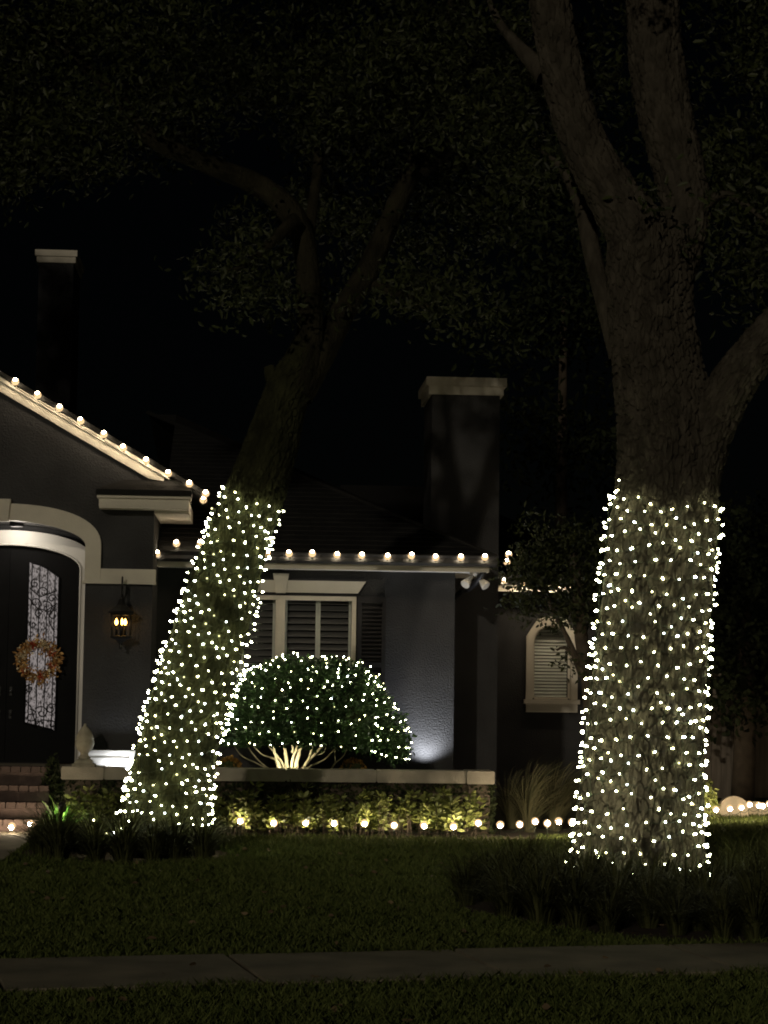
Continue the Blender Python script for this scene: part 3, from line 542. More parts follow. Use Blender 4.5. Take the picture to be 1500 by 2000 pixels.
def bulb_string(name, pts, label, cat='string lights', group=None, rz=0, up=False, tilt=0, sag=.02):
    e = empty(name, pts[0], rz); tag(e, label, cat, group); R = Matrix.Rotation(-rz, 3, 'Z'); L = [R @ (Vector(p) - Vector(pts[0])) for p in pts]
    for i, p in enumerate(L):
        b = link(bpy.data.objects.new('bulb', BULB if name.startswith('path') or 'wing' in label else ROOFBULB), e); b.location = p
        b.rotation_euler = (random.uniform(-.2, .2) + (pi if up else 0) + tilt, random.uniform(-.25, .25), 0)
        link(bpy.data.objects.new('socket', SOCK), b)
    m = MB(); off = Vector((0, .0, -.052 if up else .052)); w = []
    for i in range(len(L)):
        w.append(L[i] + off)
        if i + 1 < len(L): w += [(L[i] * (1 - t) + L[i + 1] * t) + off + Vector((0, 0, -sag * 4 * t * (1 - t))) for t in (.25, .5, .75)]
    m.tube(w, .0035, 5); m.build('wire', 'wire', e); return e
gab = [hw(*h3(a, b, YE - .19)) for a, b in [(-12, 708), (30, 747), (74, 773), (116, 798), (158, 824), (203, 850), (241, 876), (285, 901), (329, 926), (370, 946), (402, 965)]] + [hw(*h3(397, 978, YE + .25))]
bulb_string('string_light', gab, 'large warm bulbs strung along the sloping gable edge', rz=HA, up=True, sag=0, tilt=.95)
eav = [hw(*h3(a, b, ye - .03)) for a, b in [(306, 1083), (345, 1063), (392, 1062), (435, 1074), (478, 1081), (521, 1083), (565, 1083), (610, 1083), (658, 1085), (706, 1086), (757, 1088), (803, 1087), (851, 1090), (900, 1090), (947, 1090), (994, 1085)]] + [hw(*h3(990, 1099, ye + .4))]
bulb_string('string_light', eav, 'large warm bulbs strung along the straight front gutter', rz=HA, up=True, sag=.004, tilt=.95)
bulb_string('string_light', [hw(*h3(a, b, YW - .57)) for a, b in [(985, 1136), (1022, 1140), (1060, 1141), (1098, 1142), (1136, 1142)]], 'smaller run of warm bulbs on the gutter of the side wing', rz=HA, up=True, sag=.004, tilt=.5)
def ground_string(pxs, Yf, label):
    pts = [at(a, b, Yf(i)) for i, (a, b) in enumerate(pxs)]
    e = bulb_string('path_light_string', pts, label, 'string lights', up=True, sag=.03, tilt=1.7)
    for o in [c for c in e.children if c.name.startswith('bulb')]:
        m = MB(); zb_ = pts[0].z + o.location.z; m.tube([(0, -.02, .015), (0, 0, zb_ + .03)], .004, 5); s_ = m.build('stake', 'wire', e); s_.location = o.location; s_.rotation_euler = (pi, 0, 0)
ground_string([(470, 1603), (535, 1607), (597, 1605), (653, 1607), (712, 1607), (770, 1612), (828, 1611), (886, 1613), (934, 1607), (977, 1610), (1015, 1610), (1045, 1604), (1069, 1608), (1091, 1603), (1117, 1605), (1146, 1604), (1175, 1602)], lambda i: 21.06, 'large warm bulbs on stakes in front of the low hedge')
ground_string([(1300, 1590), (1336, 1584), (1370, 1582), (1398, 1580), (1425, 1578), (1447, 1576), (1463, 1571), (1481, 1572), (1489, 1574), (1502, 1570), (1530, 1572)], lambda i: 23.6 + .06 * i, 'large warm bulbs on stakes beside the rounded edging stones')
ground_string([(-30, 1616), (24, 1613), (60, 1609)], lambda i: 20.7, 'large warm bulbs on stakes beside the entry path')

# net lights
m = MB(); m.lathe([(.001, -.014), (.005, -.0125), (.0082, -.0075), (.0088, -.003), (.0135, .001), (.0120, .005), (.008, .013), (.004, .018)], n=10); LED = [two_tone(m.mesh('bulb', k), 'led_rim', -.0035, .006, 'led_back') for k in ('led', 'led_warm', 'led_cool', 'led_dim')]
def net(name, label, base, rows, extra=(), limit=300):  # rows: lists of (point, normal) from one edge to the other
    e = empty(name, base); tag(e, label, 'net lights'); wm = MB(); off = Vector(base); put = []
    for r, row in enumerate(rows):
        for i, (p, n) in enumerate(row):
            put.append((p, n))
            if i + 1 < len(row):
                a = p - n * .03 - off; b = row[i + 1][0] - row[i + 1][1] * .03 - off
                if (a - b).length < .35: wm.tube([a, (a + b) / 2 + n * .015 - Vector((0, 0, .012)), b], .003, 4, cap=False)
            if r:
                prev = rows[r - 1]; j = min(range(len(prev)), key=lambda j: (prev[j][0] - p).length)
                if (prev[j][0] - p).length < .28: wm.tube([p - n * .03 - off, prev[j][0] - prev[j][1] * .03 - off], .0028, 4, cap=False)
    allp = [p for row in rows for p, n in row]
    for p in extra:
        p = Vector(p); put.append((p, Vector((0, -1, .3)).normalized())); q = min(allp, key=lambda a: (a - p).length); wm.tube([p - off, (p + q) / 2 - off - Vector((0, 0, .04)), q - off], .0028, 4); allp.append(p)
    put.sort(key=lambda a: a[1].y); rest = MB(); mi = []
    for k, (p, n) in enumerate(put):
        nn = (n + Vector((random.uniform(-.7, .7), random.uniform(-.7, .7), random.uniform(-.6, .6)))).normalized(); q = (-nn).to_track_quat('Z', 'Y'); s_ = random.uniform(.60, .92)
        wm.tube([p - nn * .012 - off, p - nn * .034 - off], [.006, .005], 5); me = random.choices(LED, (56, 18, 18, 8))[0]
        if k < limit:
            o = link(bpy.data.objects.new('bulb', me), e); o.location = p - off; o.rotation_mode = 'QUATERNION'; o.rotation_quaternion = q; o.scale = (s_, s_, s_)
        else:
            rest.add([p - off + (q @ v.co) * s_ for v in LED[0].vertices], [tuple(f.vertices) for f in LED[0].polygons], True); mi += [f.material_index for f in LED[0].polygons]
    if rest.v:
        o = rest.build('bulb', 'led', e); o.data.materials.append(MATS['led_rim']); o.data.materials.append(MATS['led_back']); o.data.polygons.foreach_set('material_index', mi); o['kind'] = 'stuff'
    wm.build('wire_net', 'wire', e); return e

# ------------------------------------------------------------------ trees
def spline(pts, step):                                  # Catmull-Rom over (x, y, z, r)
    P = [Vector(p) for p in pts]; P = [P[0] * 2 - P[1]] + P + [P[-1] * 2 - P[-2]]; out = []
    for i in range(1, len(P) - 2):
        n = max(2, int((P[i + 1].xyz - P[i].xyz).length / step))
        for k in range(n):
            t = k / n; out.append(.5 * ((2 * P[i]) + (P[i + 1] - P[i - 1]) * t + (2 * P[i - 1] - 5 * P[i] + 4 * P[i + 1] - P[i + 2]) * t * t + (3 * P[i] - P[i - 1] - 3 * P[i + 1] + P[i + 2]) * t ** 3))
    out.append(P[-2]); return out
def bark_tube(mb, pts, nseg, step, plate=.05, depth=.022, seed=0, lobes=.03, asp=2.4):
    if not hasattr(mb, 't'): mb.t = []
    C = spline(pts, step); a = Vector((1, 0, 0)); s = 0; v = []; N = len(C)
    for i, c in enumerate(C):
        p = c.xyz; t = (C[min(i + 1, N - 1)].xyz - C[max(i - 1, 0)].xyz).normalized(); a = (a - t * a.dot(t)).normalized(); b = t.cross(a)
        if i: s += (p - C[i - 1].xyz).length
        R = c.w
        for k in range(nseg):
            th = 2 * pi * k / nseg; ct, st_ = cos(th), sin(th); dirv = a * ct + b * st_
            r = R * (1 + lobes * noise.noise(Vector((ct * 1.3 + seed, st_ * 1.3, s * .7))) * 2)
            wv = Vector((ct * R / plate + .55 * noise.noise(Vector((ct * 4, st_ * 4, s * 5 + seed))), st_ * R / plate, s / (plate * asp) + seed * 3))
            d, q_ = noise.voronoi(wv); g = min(1, (d[1] - d[0]) * 5.5); g = g * g * (3 - 2 * g); g = .62 * g + .38 * (1 - min(1, 2.6 * abs(noise.noise(Vector((ct * R / (plate * 1.5), st_ * R / (plate * 1.5) + seed, s / (plate * 7)))))) ); mb.t.append(.5 + .5 * noise.noise(q_[0] * 5.3))
            fine = noise.noise(Vector((ct * R * 40, st_ * R * 40, s * 22)))
            v.append(p + dirv * (r + depth * (g - .6) + depth * .14 * fine))
    f = [(k * nseg + i, k * nseg + (i + 1) % nseg, (k + 1) * nseg + (i + 1) % nseg, (k + 1) * nseg + i) for k in range(N - 1) for i in range(nseg)]
    f.append(tuple(range((N - 1) * nseg, N * nseg))); mb.add(v, f, True); return C
def edges(rows, Y):                                     # left/right outline pixels -> centre and radius at distance Y
    out = []
    for r in rows:
        (lx, rx, y), dy = r[:3], (r[3] if len(r) > 3 else 0)
        a = at(lx, y, Y + dy); b = at(rx, y, Y + dy); c = (a + b) / 2; out.append((c.x, c.y, c.z, (b - a).length / 2 * .985))
    return out
def net_rows(path, z0, z1, row, gap, arc=102, side=-90):
    cum = [0]; 
    for i in range(1, len(path)): cum.append(cum[-1] + (path[i].xyz - path[i - 1].xyz).length)
    idx = [i for i in range(len(path)) if z0 <= path[i].z <= z1]; s0, s1 = cum[idx[0]], cum[idx[-1]]; rows = []; s = s0; k = 0
    def sample(s):
        j = max(1, min(len(cum) - 1, next((i for i in range(len(cum)) if cum[i] >= s), len(cum) - 1))); return path[j], (path[j].xyz - path[j - 1].xyz).normalized()
    while s <= s1 + .01:
        c, t = sample(s); R = c.w; half = radians(arc) * R; n = int(2 * half / gap); r = []
        for i in range(n + 1):
            th = radians(side) + (-half + (i + (.5 if k % 2 else 0)) * gap) / R + random.uniform(-.14, .14) * gap / R
            cc, tt = sample(min(s1 + .06, max(s0, s + random.uniform(-.16, .16) * row + .03 * sin(th * 2 + k * .9) + .018 * sin(th * 5 + k * 2.1))))
            a = Vector((1, 0, 0)); a = (a - tt * a.dot(tt)).normalized(); b = tt.cross(a); nn = a * cos(th) + b * sin(th)
            if random.random() < .95: r.append((cc.xyz + nn * (cc.w + .035 + random.uniform(0, .025)), nn))
        rows.append(r); s += row * random.choice((.9, 1, 1, 1.12)); k += 1
    return rows
# leaning tree
TL = 18.8
tl = empty('oak_tree', at(320, 1640, TL) * 1.0); tl.location.z = 0; lo_ = tuple(tl.location)
tag(tl, 'leaning oak tree with its lower trunk wrapped in lights, before the entry', 'tree')
m = MB()
PL = bark_tube(m, edges([(205, 425, 1690), (226, 412, 1630), (245, 408, 1570), (277, 428, 1440), (332, 478, 1260), (398, 520, 1070), (440, 554, 966), (478, 580, 870), (516, 602, 770), (556, 622, 700), (584, 628, 650)], TL), 220, .012, .04, .034, 1)
m.build('trunk', 'bark_moss', tl, lo_)
limbsL = [
 [(535, 612, 760), (568, 630, 690), (580, 630, 620), (578, 624, 540), (570, 614, 470), (540, 588, 410), (480, 522, 360), (385, 420, 320, -.3), (280, 312, 270, -.6), (205, 232, 180, -.8), (110, 135, 90, -1), (0, 18, 30, -1.2)],
 [(545, 612, 770), (595, 655, 690, .1), (645, 695, 610, .3), (700, 745, 520, .5), (755, 795, 400, .7), (812, 848, 270, .9), (855, 885, 130, 1), (880, 910, -40, 1.2), (900, 925, -260, 1.4)],
 [(585, 612, 500), (600, 622, 400, .4), (612, 632, 300, .9), (610, 626, 150, 1.4), (600, 612, -50, 1.8), (590, 600, -300, 2)],
 [(800, 840, 330, .7), (900, 925, 260, .5), (1000, 1018, 180, .2), (1100, 1112, 60, 0)],
 [(560, 590, 430, -.2), (515, 532, 480, -.6), (470, 480, 520, -.8), (430, 434, 530, -.9)],
 [(720, 745, 560, .4), (780, 794, 575, .2), (850, 858, 610, 0)]]
for i, l in enumerate(limbsL):
    m = MB(); bark_tube(m, edges(l, TL), 56 if i < 2 else 16, .04, .05, .018 if i < 2 else .008, 4 + i); m.build('limb', 'bark_dark', tl, lo_)
m = MB(); bark_tube(m, edges([(560, 620, 800), (522, 556, 752), (515, 535, 715)], TL), 20, .04, .05, .012, 2); m.build('stub', 'bark_moss', tl, lo_)
def B(px, py, Y, rx, ry, k, rz=1.0): c = at(px, py, Y); f = Y / FPX; return (tuple(c), (rx * f, rz, ry * f), k)
C = blobs([B(60, 140, 17.9, 220, 170, 120), B(30, 320, 17.6, 90, 55, 34, .4), B(150, 270, 17.7, 110, 60, 40, .5), B(330, 110, 18.2, 200, 140, 110), B(560, 120, 20, 230, 190, 150), B(640, 320, 20.2, 150, 100, 60), B(780, 180, 19.2, 210, 200, 140), B(960, 130, 19, 180, 160, 100),
           B(850, 400, 20.6, 120, 120, 55), B(720, 470, 20.6, 90, 80, 32), B(800, 570, 19, 85, 45, 26, .5), B(870, 610, 18.9, 50, 35, 12, .3), B(480, 535, 18, 62, 38, 18, .3), B(545, 600, 18.3, 35, 30, 5, .2), B(510, 430, 19.2, 60, 50, 14, .3), B(330, 280, 19.2, 60, 50, 12, .3), B(640, 580, 19.4, 40, 70, 7, .3),
           B(300, -250, 18, 500, 220, 190, 2), B(850, -250, 19, 450, 220, 170, 2), ((-7.05, 24.1, 8.9), (1.2, 1.0, 1.5), 420)], 34, .115)  # last blob: unseen leaf cluster added to shade the far-left chimney shaft
leaf_part('crown', C, .085, .034, 'leaf', tl, lo_)
base = lo_
net('net_light', 'white net lights wrapped round the leaning tree trunk', base, net_rows(PL, at(320, 1600, TL).z, at(500, 972, TL).z, .084, .108), [at(a, b, 17.95) for a, b in [(183, 1602), (222, 1626), (238, 1618), (252, 1604), (208, 1628), (418, 1600)]])
# big tree
TR = 16.0
tr = empty('oak_tree', at(1243, 1720, TR)); tr.location.z = 0; ro_ = tuple(tr.location)
tag(tr, 'massive forked oak tree with rough bark, standing among strappy grass clumps', 'tree')
m = MB()
PR = bark_tube(m, edges([(1075, 1420, 1800), (1095, 1392, 1740), (1118, 1375, 1680), (1130, 1370, 1590), (1142, 1370, 1480), (1152, 1374, 1370), (1166, 1380, 1250), (1180, 1390, 1120), (1192, 1400, 1020), (1205, 1402, 930), (1208, 1398, 830), (1200, 1372, 730), (1192, 1350, 620), (1190, 1345, 520), (1196, 1338, 440)], TR), 440, .009, .040, .056, 11, .045, 2.7)
m.build('trunk', 'bark', tr, ro_)
limbsR = [
 ([(1195, 1340, 600), (1190, 1320, 480), (1150, 1250, 385), (1105, 1195, 300), (1078, 1160, 220), (1052, 1132, 110), (1036, 1112, 0), (1015, 1085, -140), (980, 1040, -320)], 80, .026),
 ([(1240, 1350, 560, .1), (1290, 1385, 430, .2), (1280, 1376, 340, .3), (1246, 1350, 220, .4), (1228, 1332, 110, .5), (1224, 1322, 0, .6), (1222, 1310, -150, .8), (1210, 1290, -330, 1)], 70, .028),
 ([(1270, 1400, 960, -.1), (1330, 1432, 840, -.15), (1395, 1480, 740, -.3), (1470, 1550, 650, -.5), (1570, 1640, 560, -.7), (1690, 1750, 470, -.9), (1830, 1880, 360, -1)], 80, .026),
 ([(1190, 1225, 700, .5), (1165, 1200, 600, .6), (1140, 1175, 500, .7), (1120, 1155, 400, .8), (1090, 1108, 330, .9), (1060, 1066, 300, 1), (1040, 1042, 285, 1.1)], 30, .04),
 ([(1045, 1090, 150, .1), (1000, 1025, 90, .3), (965, 980, 40, .5), (930, 940, -60, .7)], 18, .05),
 ([(1345, 1375, 420, .2), (1400, 1418, 380, 0), (1450, 1462, 400, -.3), (1500, 1508, 440, -.5), (1560, 1565, 470, -.6)], 14, .06)]
for i, (l, ns, st_) in enumerate(limbsR):
    m = MB(); bark_tube(m, edges(l, TR), int(ns * (2 if ns > 50 else 1)), st_ * (.55 if ns > 50 else 1), .043, .04 if ns > 50 else .012, 20 + i, asp=2.8); m.build('limb', 'bark', tr, ro_)
C = blobs([B(1440, 330, 17, 130, 130, 60), B(1480, 520, 16, 90, 110, 34, .7), B(1480, 100, 17, 120, 180, 60), B(980, 240, 17.2, 90, 90, 30, .7), B(1030, 330, 17.2, 80, 60, 18, .5), B(1180, 120, 17.8, 60, 120, 24, .5), B(1250, -200, 16.5, 500, 200, 200, 2), B(1620, 250, 16, 150, 250, 80, 1.5), B(960, 60, 17.3, 60, 90, 20, .5)], 34, .11)
leaf_part('crown', C, .085, .034, 'leaf', tr, ro_)
net('net_light', 'white net lights wrapped round the massive forked tree trunk', ro_, net_rows(PR, at(1243, 1700, TR).z, at(1300, 968, TR).z, .094, .118), [at(a, b, 15.55) for a, b in [(1209, 938), (1207, 957), (1203, 960)]])
# small ornamental tree by the arched window
TS = 22.8; sp = at(1155, 1560, TS); ts = empty('ornamental_tree', (sp.x, sp.y, 0)); so_ = tuple(ts.location); tag(ts, 'small dense tree in front of the arched side window', 'tree')
m = MB(); bark_tube(m, edges([(1143, 1172, 1590), (1142, 1168, 1450), (1135, 1160, 1330), (1122, 1148, 1240), (1118, 1140, 1150), (1110, 1128, 1080)], TS), 20, .05, .03, .006, 31); m.build('trunk', 'stem_dark', ts, so_)
for l in ([(1130, 1148, 1320), (1100, 1110, 1240), (1070, 1078, 1180), (1050, 1056, 1120)], [(1140, 1158, 1350), (1165, 1178, 1240), (1185, 1195, 1130)], [(1125, 1140, 1290), (1100, 1106, 1265), (1085, 1089, 1270)]):
    m = MB(); bark_tube(m, edges(l, TS), 10, .06, .03, .004, 33); m.build('limb', 'stem_dark', ts, so_)
C = blobs([B(1100, 1075, TS, 75, 45, 40, .4), B(1060, 1125, TS - .1, 48, 50, 34, .35), B(1120, 1140, TS, 60, 50, 34, .4), B(1165, 1080, TS, 55, 55, 34, .4), B(1045, 1180, TS - .1, 26, 16, 8, .15), B(1155, 1190, TS, 28, 40, 12, .25), B(1080, 1196, TS - .1, 30, 8, 4, .15), B(1130, 1292, TS - .1, 16, 18, 4, .1), B(1200, 1150, TS, 55, 80, 34, .4)], 30, .08)
leaf_part('crown', C, .07, .032, 'leaf', ts, so_)
# trees far behind
def far_tree(px, Y, specs, label, kk=30, sig=.25, leafsz=.16):
    p = at(px, 1500, Y); e = empty('background_tree', (p.x, p.y, 0)); tag(e, label, 'tree'); o_ = tuple(e.location)
    m = MB(); top = np.mean([s[0] for s in specs], axis=0); m.tube([(p.x, p.y, 0), (p.x + .05, p.y, 1.5), tuple((np.array([p.x, p.y, 1.5]) + top) / 2), tuple(top)], [.16, .14, .1, .05], 10); m.build('trunk', 'stem_dark', e, o_)
    leaf_part('crown', blobs(specs, kk, sig), leafsz, .07, 'leaf_far', e, o_)
far_tree(1090, 33, [B(1085, 480, 33, 90, 170, 70, 1.2), B(1080, 620, 33, 75, 70, 36, 1), B(1110, 330, 33, 80, 90, 30, 1), B(1130, 900, 33, 110, 220, 60, 1)], 'dim tall tree behind the chimney and the side wing')
far_tree(1450, 27, [B(1440, 1190, 27, 95, 110, 60, .7), B(1450, 1320, 26.8, 80, 55, 40, .6), B(1530, 1150, 27, 90, 140, 50, .7), B(1420, 1060, 27, 80, 70, 26, .6)], 'dark leafy tree overhanging the wooden side gate', sig=.16, leafsz=.1)

# ------------------------------------------------------------------ round bush with net lights
bx = h(606, 1400, -.95)[0]; bz = h(606, 1452, -.95)[1]; btop = h(606, 1284, -1.0)[1]; bxr = h(788, 1440, -.95)[0] - bx; byr = .72; bh = btop - bz
bu = empty('round_bush', hw(bx, -.95, 0), HA); tag(bu, 'clipped dome bush on pale forked stems, covered in net lights', 'bush')
def dome(az, el, k=1.0):                                # az 0..2pi, el 0..1 (skirt to top)
    e = el * pi / 2; r = cos(e) ** .72; zz = bz + bh * (sin(e) ** .95)
    w = 1 + .03 * sin(az * 5 + 1) + .13 * noise.noise(Vector((cos(az) * 2.3, sin(az) * 2.3, el * 3.2)))
    return Vector((bxr * r * cos(az) * w * k, byr * r * sin(az) * w * k, bz + (zz - bz) * k * (1 + .10 * noise.noise(Vector((cos(az) * r * 3, sin(az) * r * 3 + 5, 2)))) - .16 * (1 - el) * max(0, cos(az)) ** 2 * r))
cl = []
for i in range(2600):
    p = dome(random.uniform(0, 2 * pi), math.asin(random.random()) / (pi / 2) if random.random() < .8 else random.uniform(0, .12), random.uniform(.80, 1.0)); cl.append(p)
cc = np.array([tuple(p) for p in cl]); C = (cc[:, None, :] + RNG.normal(size=(len(cc), 7, 3)) * .028).reshape(-1, 3)
outw = C - np.array([0, 0, bz + .1]); leaf_part('foliage', C, .055, .03, 'leaf_bush', bu, dirs=outw, rnd=1.6)
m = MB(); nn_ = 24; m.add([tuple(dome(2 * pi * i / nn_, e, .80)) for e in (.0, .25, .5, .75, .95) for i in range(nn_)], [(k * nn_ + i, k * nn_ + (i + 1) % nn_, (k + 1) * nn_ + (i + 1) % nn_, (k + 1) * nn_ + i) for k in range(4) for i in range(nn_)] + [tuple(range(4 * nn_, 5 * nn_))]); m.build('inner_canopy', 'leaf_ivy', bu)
def bp(px, py, y): v_ = h3(px, py, y); return Vector((v_.x - bx, v_.y + .95, v_.z))
for l, r0 in [([(565, 1512), (560, 1490), (556, 1460), (545, 1430)], .05), ([(575, 1512), (582, 1480), (590, 1450), (598, 1420)], .05), ([(582, 1512), (598, 1490), (625, 1462), (650, 1435)], .04), ([(556, 1512), (540, 1485), (510, 1472), (480, 1440)], .025), ([(548, 1512), (536, 1470), (530, 1440), (520, 1400)], .035),
              ([(530, 1506), (500, 1490), (470, 1474), (448, 1440)], .018), ([(640, 1512), (655, 1490), (672, 1475), (685, 1440)], .02), ([(655, 1490), (654, 1470), (656, 1450), (654, 1420)], .014), ([(570, 1470), (572, 1450), (566, 1430), (560, 1400)], .025), ([(560, 1512), (550, 1488), (528, 1460), (505, 1425)], .03), ([(578, 1512), (612, 1494), (640, 1478), (668, 1440)], .026), ([(570, 1512), (571, 1484), (580, 1455), (575, 1410)], .036), ([(552, 1512), (520, 1498), (492, 1470), (470, 1430)], .02), ([(586, 1512), (604, 1480), (612, 1450), (620, 1410)], .03), ([(545, 1460), (535, 1446), (540, 1425), (528, 1400)], .016), ([(610, 1475), (632, 1470), (640, 1450), (660, 1430)], .018)]:
    m = MB(); y = -1.15 + random.uniform(-.12, .1); P_ = [bp(a, b, y + .02 * i) for i, (a, b) in enumerate(l)]; C4 = spline([(*p, r0 * (1 - .2 * i)) for i, p in enumerate(P_)], .03)
    m.tube([c.xyz + Vector((random.uniform(-1, 1), random.uniform(-1, 1), 0)) * c.w * .12 for c in C4], [c.w * random.uniform(.9, 1.1) * .55 for c in C4], 9); m.build('stem', 'stem', bu)
rows = []; R3 = Matrix.Rotation(HA, 3, 'Z'); bw = hw(bx, -.95, 0)
for k in range(12):
    el = .0 + .93 * k / 11; row = []; rr = cos(el * pi / 2) ** .72; n = max(5, int(24 * rr))
    for i in range(n + 1):
        az = radians(172 + 196 * (i + (.5 if k % 2 else 0)) / n + random.uniform(-3, 3)); e2 = min(.97, max(0, el + random.uniform(-.025, .025))); p = dome(az, e2, 1.03); p2 = dome(az, e2, .9); row.append((bw + R3 @ p, (R3 @ (p - p2)).normalized()))
    rows.append(row)
m = MB(); m.lathe([(.001, -.010), (.004, -.009), (.0065, -.005), (.007, -.002), (.0105, .002), (.009, .005), (.004, .012)], n=8); LED = [two_tone(m.mesh('bulb', k), 'led_rim', -.0015, .006, 'led_back') for k in ('led', 'led_warm', 'led_cool', 'led_dim')]
net('net_light', 'white net lights draped over the round dome bush', tuple(bw), rows)

# ------------------------------------------------------------------ hedge, mums, grasses
GT = None
def shrub_proto(seed):
    rg = random.Random(seed); e = empty('hedge_shrub'); m = MB(); tips = []
    for i in range(15):
        a = rg.uniform(0, 2 * pi); r = rg.uniform(.05, .21); zt = rg.uniform(.12, .45); t = Vector((r * cos(a) * 1.15, r * sin(a) * .8, zt)); b0_ = Vector((r * .75 * cos(a) + rg.uniform(-.05, .05), r * .6 * sin(a), 0)); mid = (b0_ + t) / 2 + Vector((rg.uniform(-.03, .03), 0, .02)); m.tube([b0_, mid, t], [.006, .0045, .003], 5); tips += [t, mid + Vector((rg.uniform(-.05, .05), -.03, .0)), (mid + t) / 2 + Vector((0, -.02, 0))]
    m.build('stem', 'stem_dark', e); C = []; D = []
    for t in tips:
        for k in range(8):
            a = rg.uniform(0, 2 * pi); d = Vector((cos(a), sin(a) * 1.0, rg.uniform(-.15, .9))); C.append(tuple(t + d * .008)); D.append(tuple(d))
    leaf_part('foliage', np.array(C), .078, .036, 'leaf_hedge', e, dirs=np.array(D), rnd=.35); return e
protos = [shrub_proto(i) for i in range(3)]; used = [False] * 3; hedge_x = [h(a, 1600, -2.3)[0] for a in (150, 188, 226, 425, 468, 512, 556, 600, 644, 688, 732, 776, 820, 864, 905)]
for i, x in enumerate(hedge_x):
    k = i % 3; o = copy_tree(protos[k]) if used[k] else protos[k]; used[k] = True
    o.location = hw(x + random.uniform(-.03, .03), -2.22 + random.uniform(-.05, .05), 0); o.rotation_euler = (0, 0, random.uniform(0, 6.28)); s_ = random.uniform(.9, 1.12); o.scale = (s_, s_, s_ * random.uniform(.92, 1.05))
    tag(o, *(('low yellow green shrub between the steps and the leaning trunk', 'shrub', 'hedge shrubs by the steps') if i < 3 else ('low variegated shrub with yellow green leaves in the row before the planter', 'shrub', 'shrubs of the low hedge before the planter')))
for a, lab in ((447, 'round mound of orange chrysanthemums beside the leaning trunk'), (690, 'round mound of orange chrysanthemums under the dome bush')):
    x, z = h(a, 1506, -1.0); e = empty('chrysanthemum_plant', hw(x, -1.0, soil_z), HA); tag(e, lab, 'flowers')
    d = unit(RNG.normal(size=(700, 3))); d[:, 2] = np.abs(d[:, 2]); leaf_part('bloom', d * np.array([.17, .15, .25]) * RNG.uniform(.85, 1, (700, 1)), .035, .035, 'mum', e, dirs=d, rnd=.9)
    m = MB(); m.lathe([(.05, -.02), (.14, .04), (.15, .12), (.11, .2), (.02, .23)], n=14); m.build('leaf_mound', 'leaf_ivy', e)
def strap_mesh(name, n, lmin, lmax, spread, w, mat, seed, lean=0):
    rg = np.random.default_rng(seed); V = []; Fq = []
    for i in range(n):
        a = rg.uniform(0, 2 * pi); r = rg.uniform(0, .07); L = rg.uniform(lmin, lmax); out = rg.uniform(.25, 1) * spread; d = np.array([cos(a), sin(a), 0]); sd = np.array([-sin(a), cos(a), 0]) * w * rg.uniform(.7, 1.2); b = d * r; seg = 5; k0 = len(V)
        hgt = L * (1 - .45 * out)
        for k in range(seg + 1):
            t = k / seg; c = b + d * L * out * (t ** 1.5) + np.array([lean * t * t * L, 0, hgt * (1.75 * t - (.75 + .35 * out) * t * t)]); ww = sd * (1 - t ** 2.2) + sd * .05; V += [c - ww, c + ww]
        for k in range(seg): q = k0 + 2 * k; Fq.append((q, q + 1, q + 3, q + 2))
    return npmesh(name, np.array(V), np.array(Fq), mat)
SM = [strap_mesh('strap_leaves', 190, .38, .66, 1.0, .0055, 'strap', s) for s in range(4)]
def clumps(bed, label, group, step, hs):
    cx, cyy, rx, ry = bed; y = cyy - ry; k = 0; tree = (PL if bed is LB else PR)
    while y < cyy + ry:
        x = cx - rx + (step / 2 if k % 2 else 0)
        while x < cx + rx:
            qx, qy = x + random.uniform(-.09, .09), y + random.uniform(-.09, .09)
            tc = tree[6].xyz
            if ((qx - cx) / (rx - .1)) ** 2 + ((qy - cyy) / (ry - .1)) ** 2 < 1 and (Vector((qx, qy)) - tc.xy).length > tree[6].w + .14 and abs(qx) < .21 * qy + 1.2 and not in_walk(np.array([qx]), np.array([qy - .15]))[0]:
                e = empty('strappy_grass_clump', (qx, qy, 0), random.uniform(0, 6.28)); s_ = random.uniform(.75, 1.08) * hs * (.6 if qx < -2.45 and qy > 18.55 else 1); e.scale = (s_ * 1.1, s_ * 1.1, s_); near = (Vector((qx, qy)) - tc.xy).length < tree[6].w + .45; edge = bed is RB and (Vector((qx, qy, 0)) - SC).dot(SY) < SWW + .75
                tag(e, label % ('against the trunk base' if near else 'along the sidewalk edge' if edge else 'out in the bed'), 'grass clump', group + (' against the trunk' if near else ' by the sidewalk' if edge else ''))
                o = link(bpy.data.objects.new('leaf_blades', random.choice(SM)), e); o['kind'] = 'stuff'
            x += step
        y += step * .87; k += 1
clumps(LB, 'dark strappy grass clump %s under the leaning tree', 'strappy clumps under the leaning tree', .30, 1.0)
clumps(RB, 'dark strappy grass clump %s round the massive forked tree', 'strappy clumps round the massive tree', .36, .92)
FG = strap_mesh('leaf_blades', 340, .75, 1.3, .85, .006, 'strap_light', 77, .3)
for i, (a, b) in enumerate([(1035, 1618), (1085, 1612), (1000, 1615)]):
    p = at(a, 1580, 22.2 + .25 * i); e = empty('fountain_grass', (p.x, p.y, 0), i * .35 - .2); e.scale = (.9, .9, .78 - .12 * (i == 2)); tag(e, 'tall arching fountain grass beside the end of the planter', 'ornamental grass', 'fountain grasses by the planter end'); o = link(bpy.data.objects.new('leaf_blades', FG), e); o['kind'] = 'stuff'
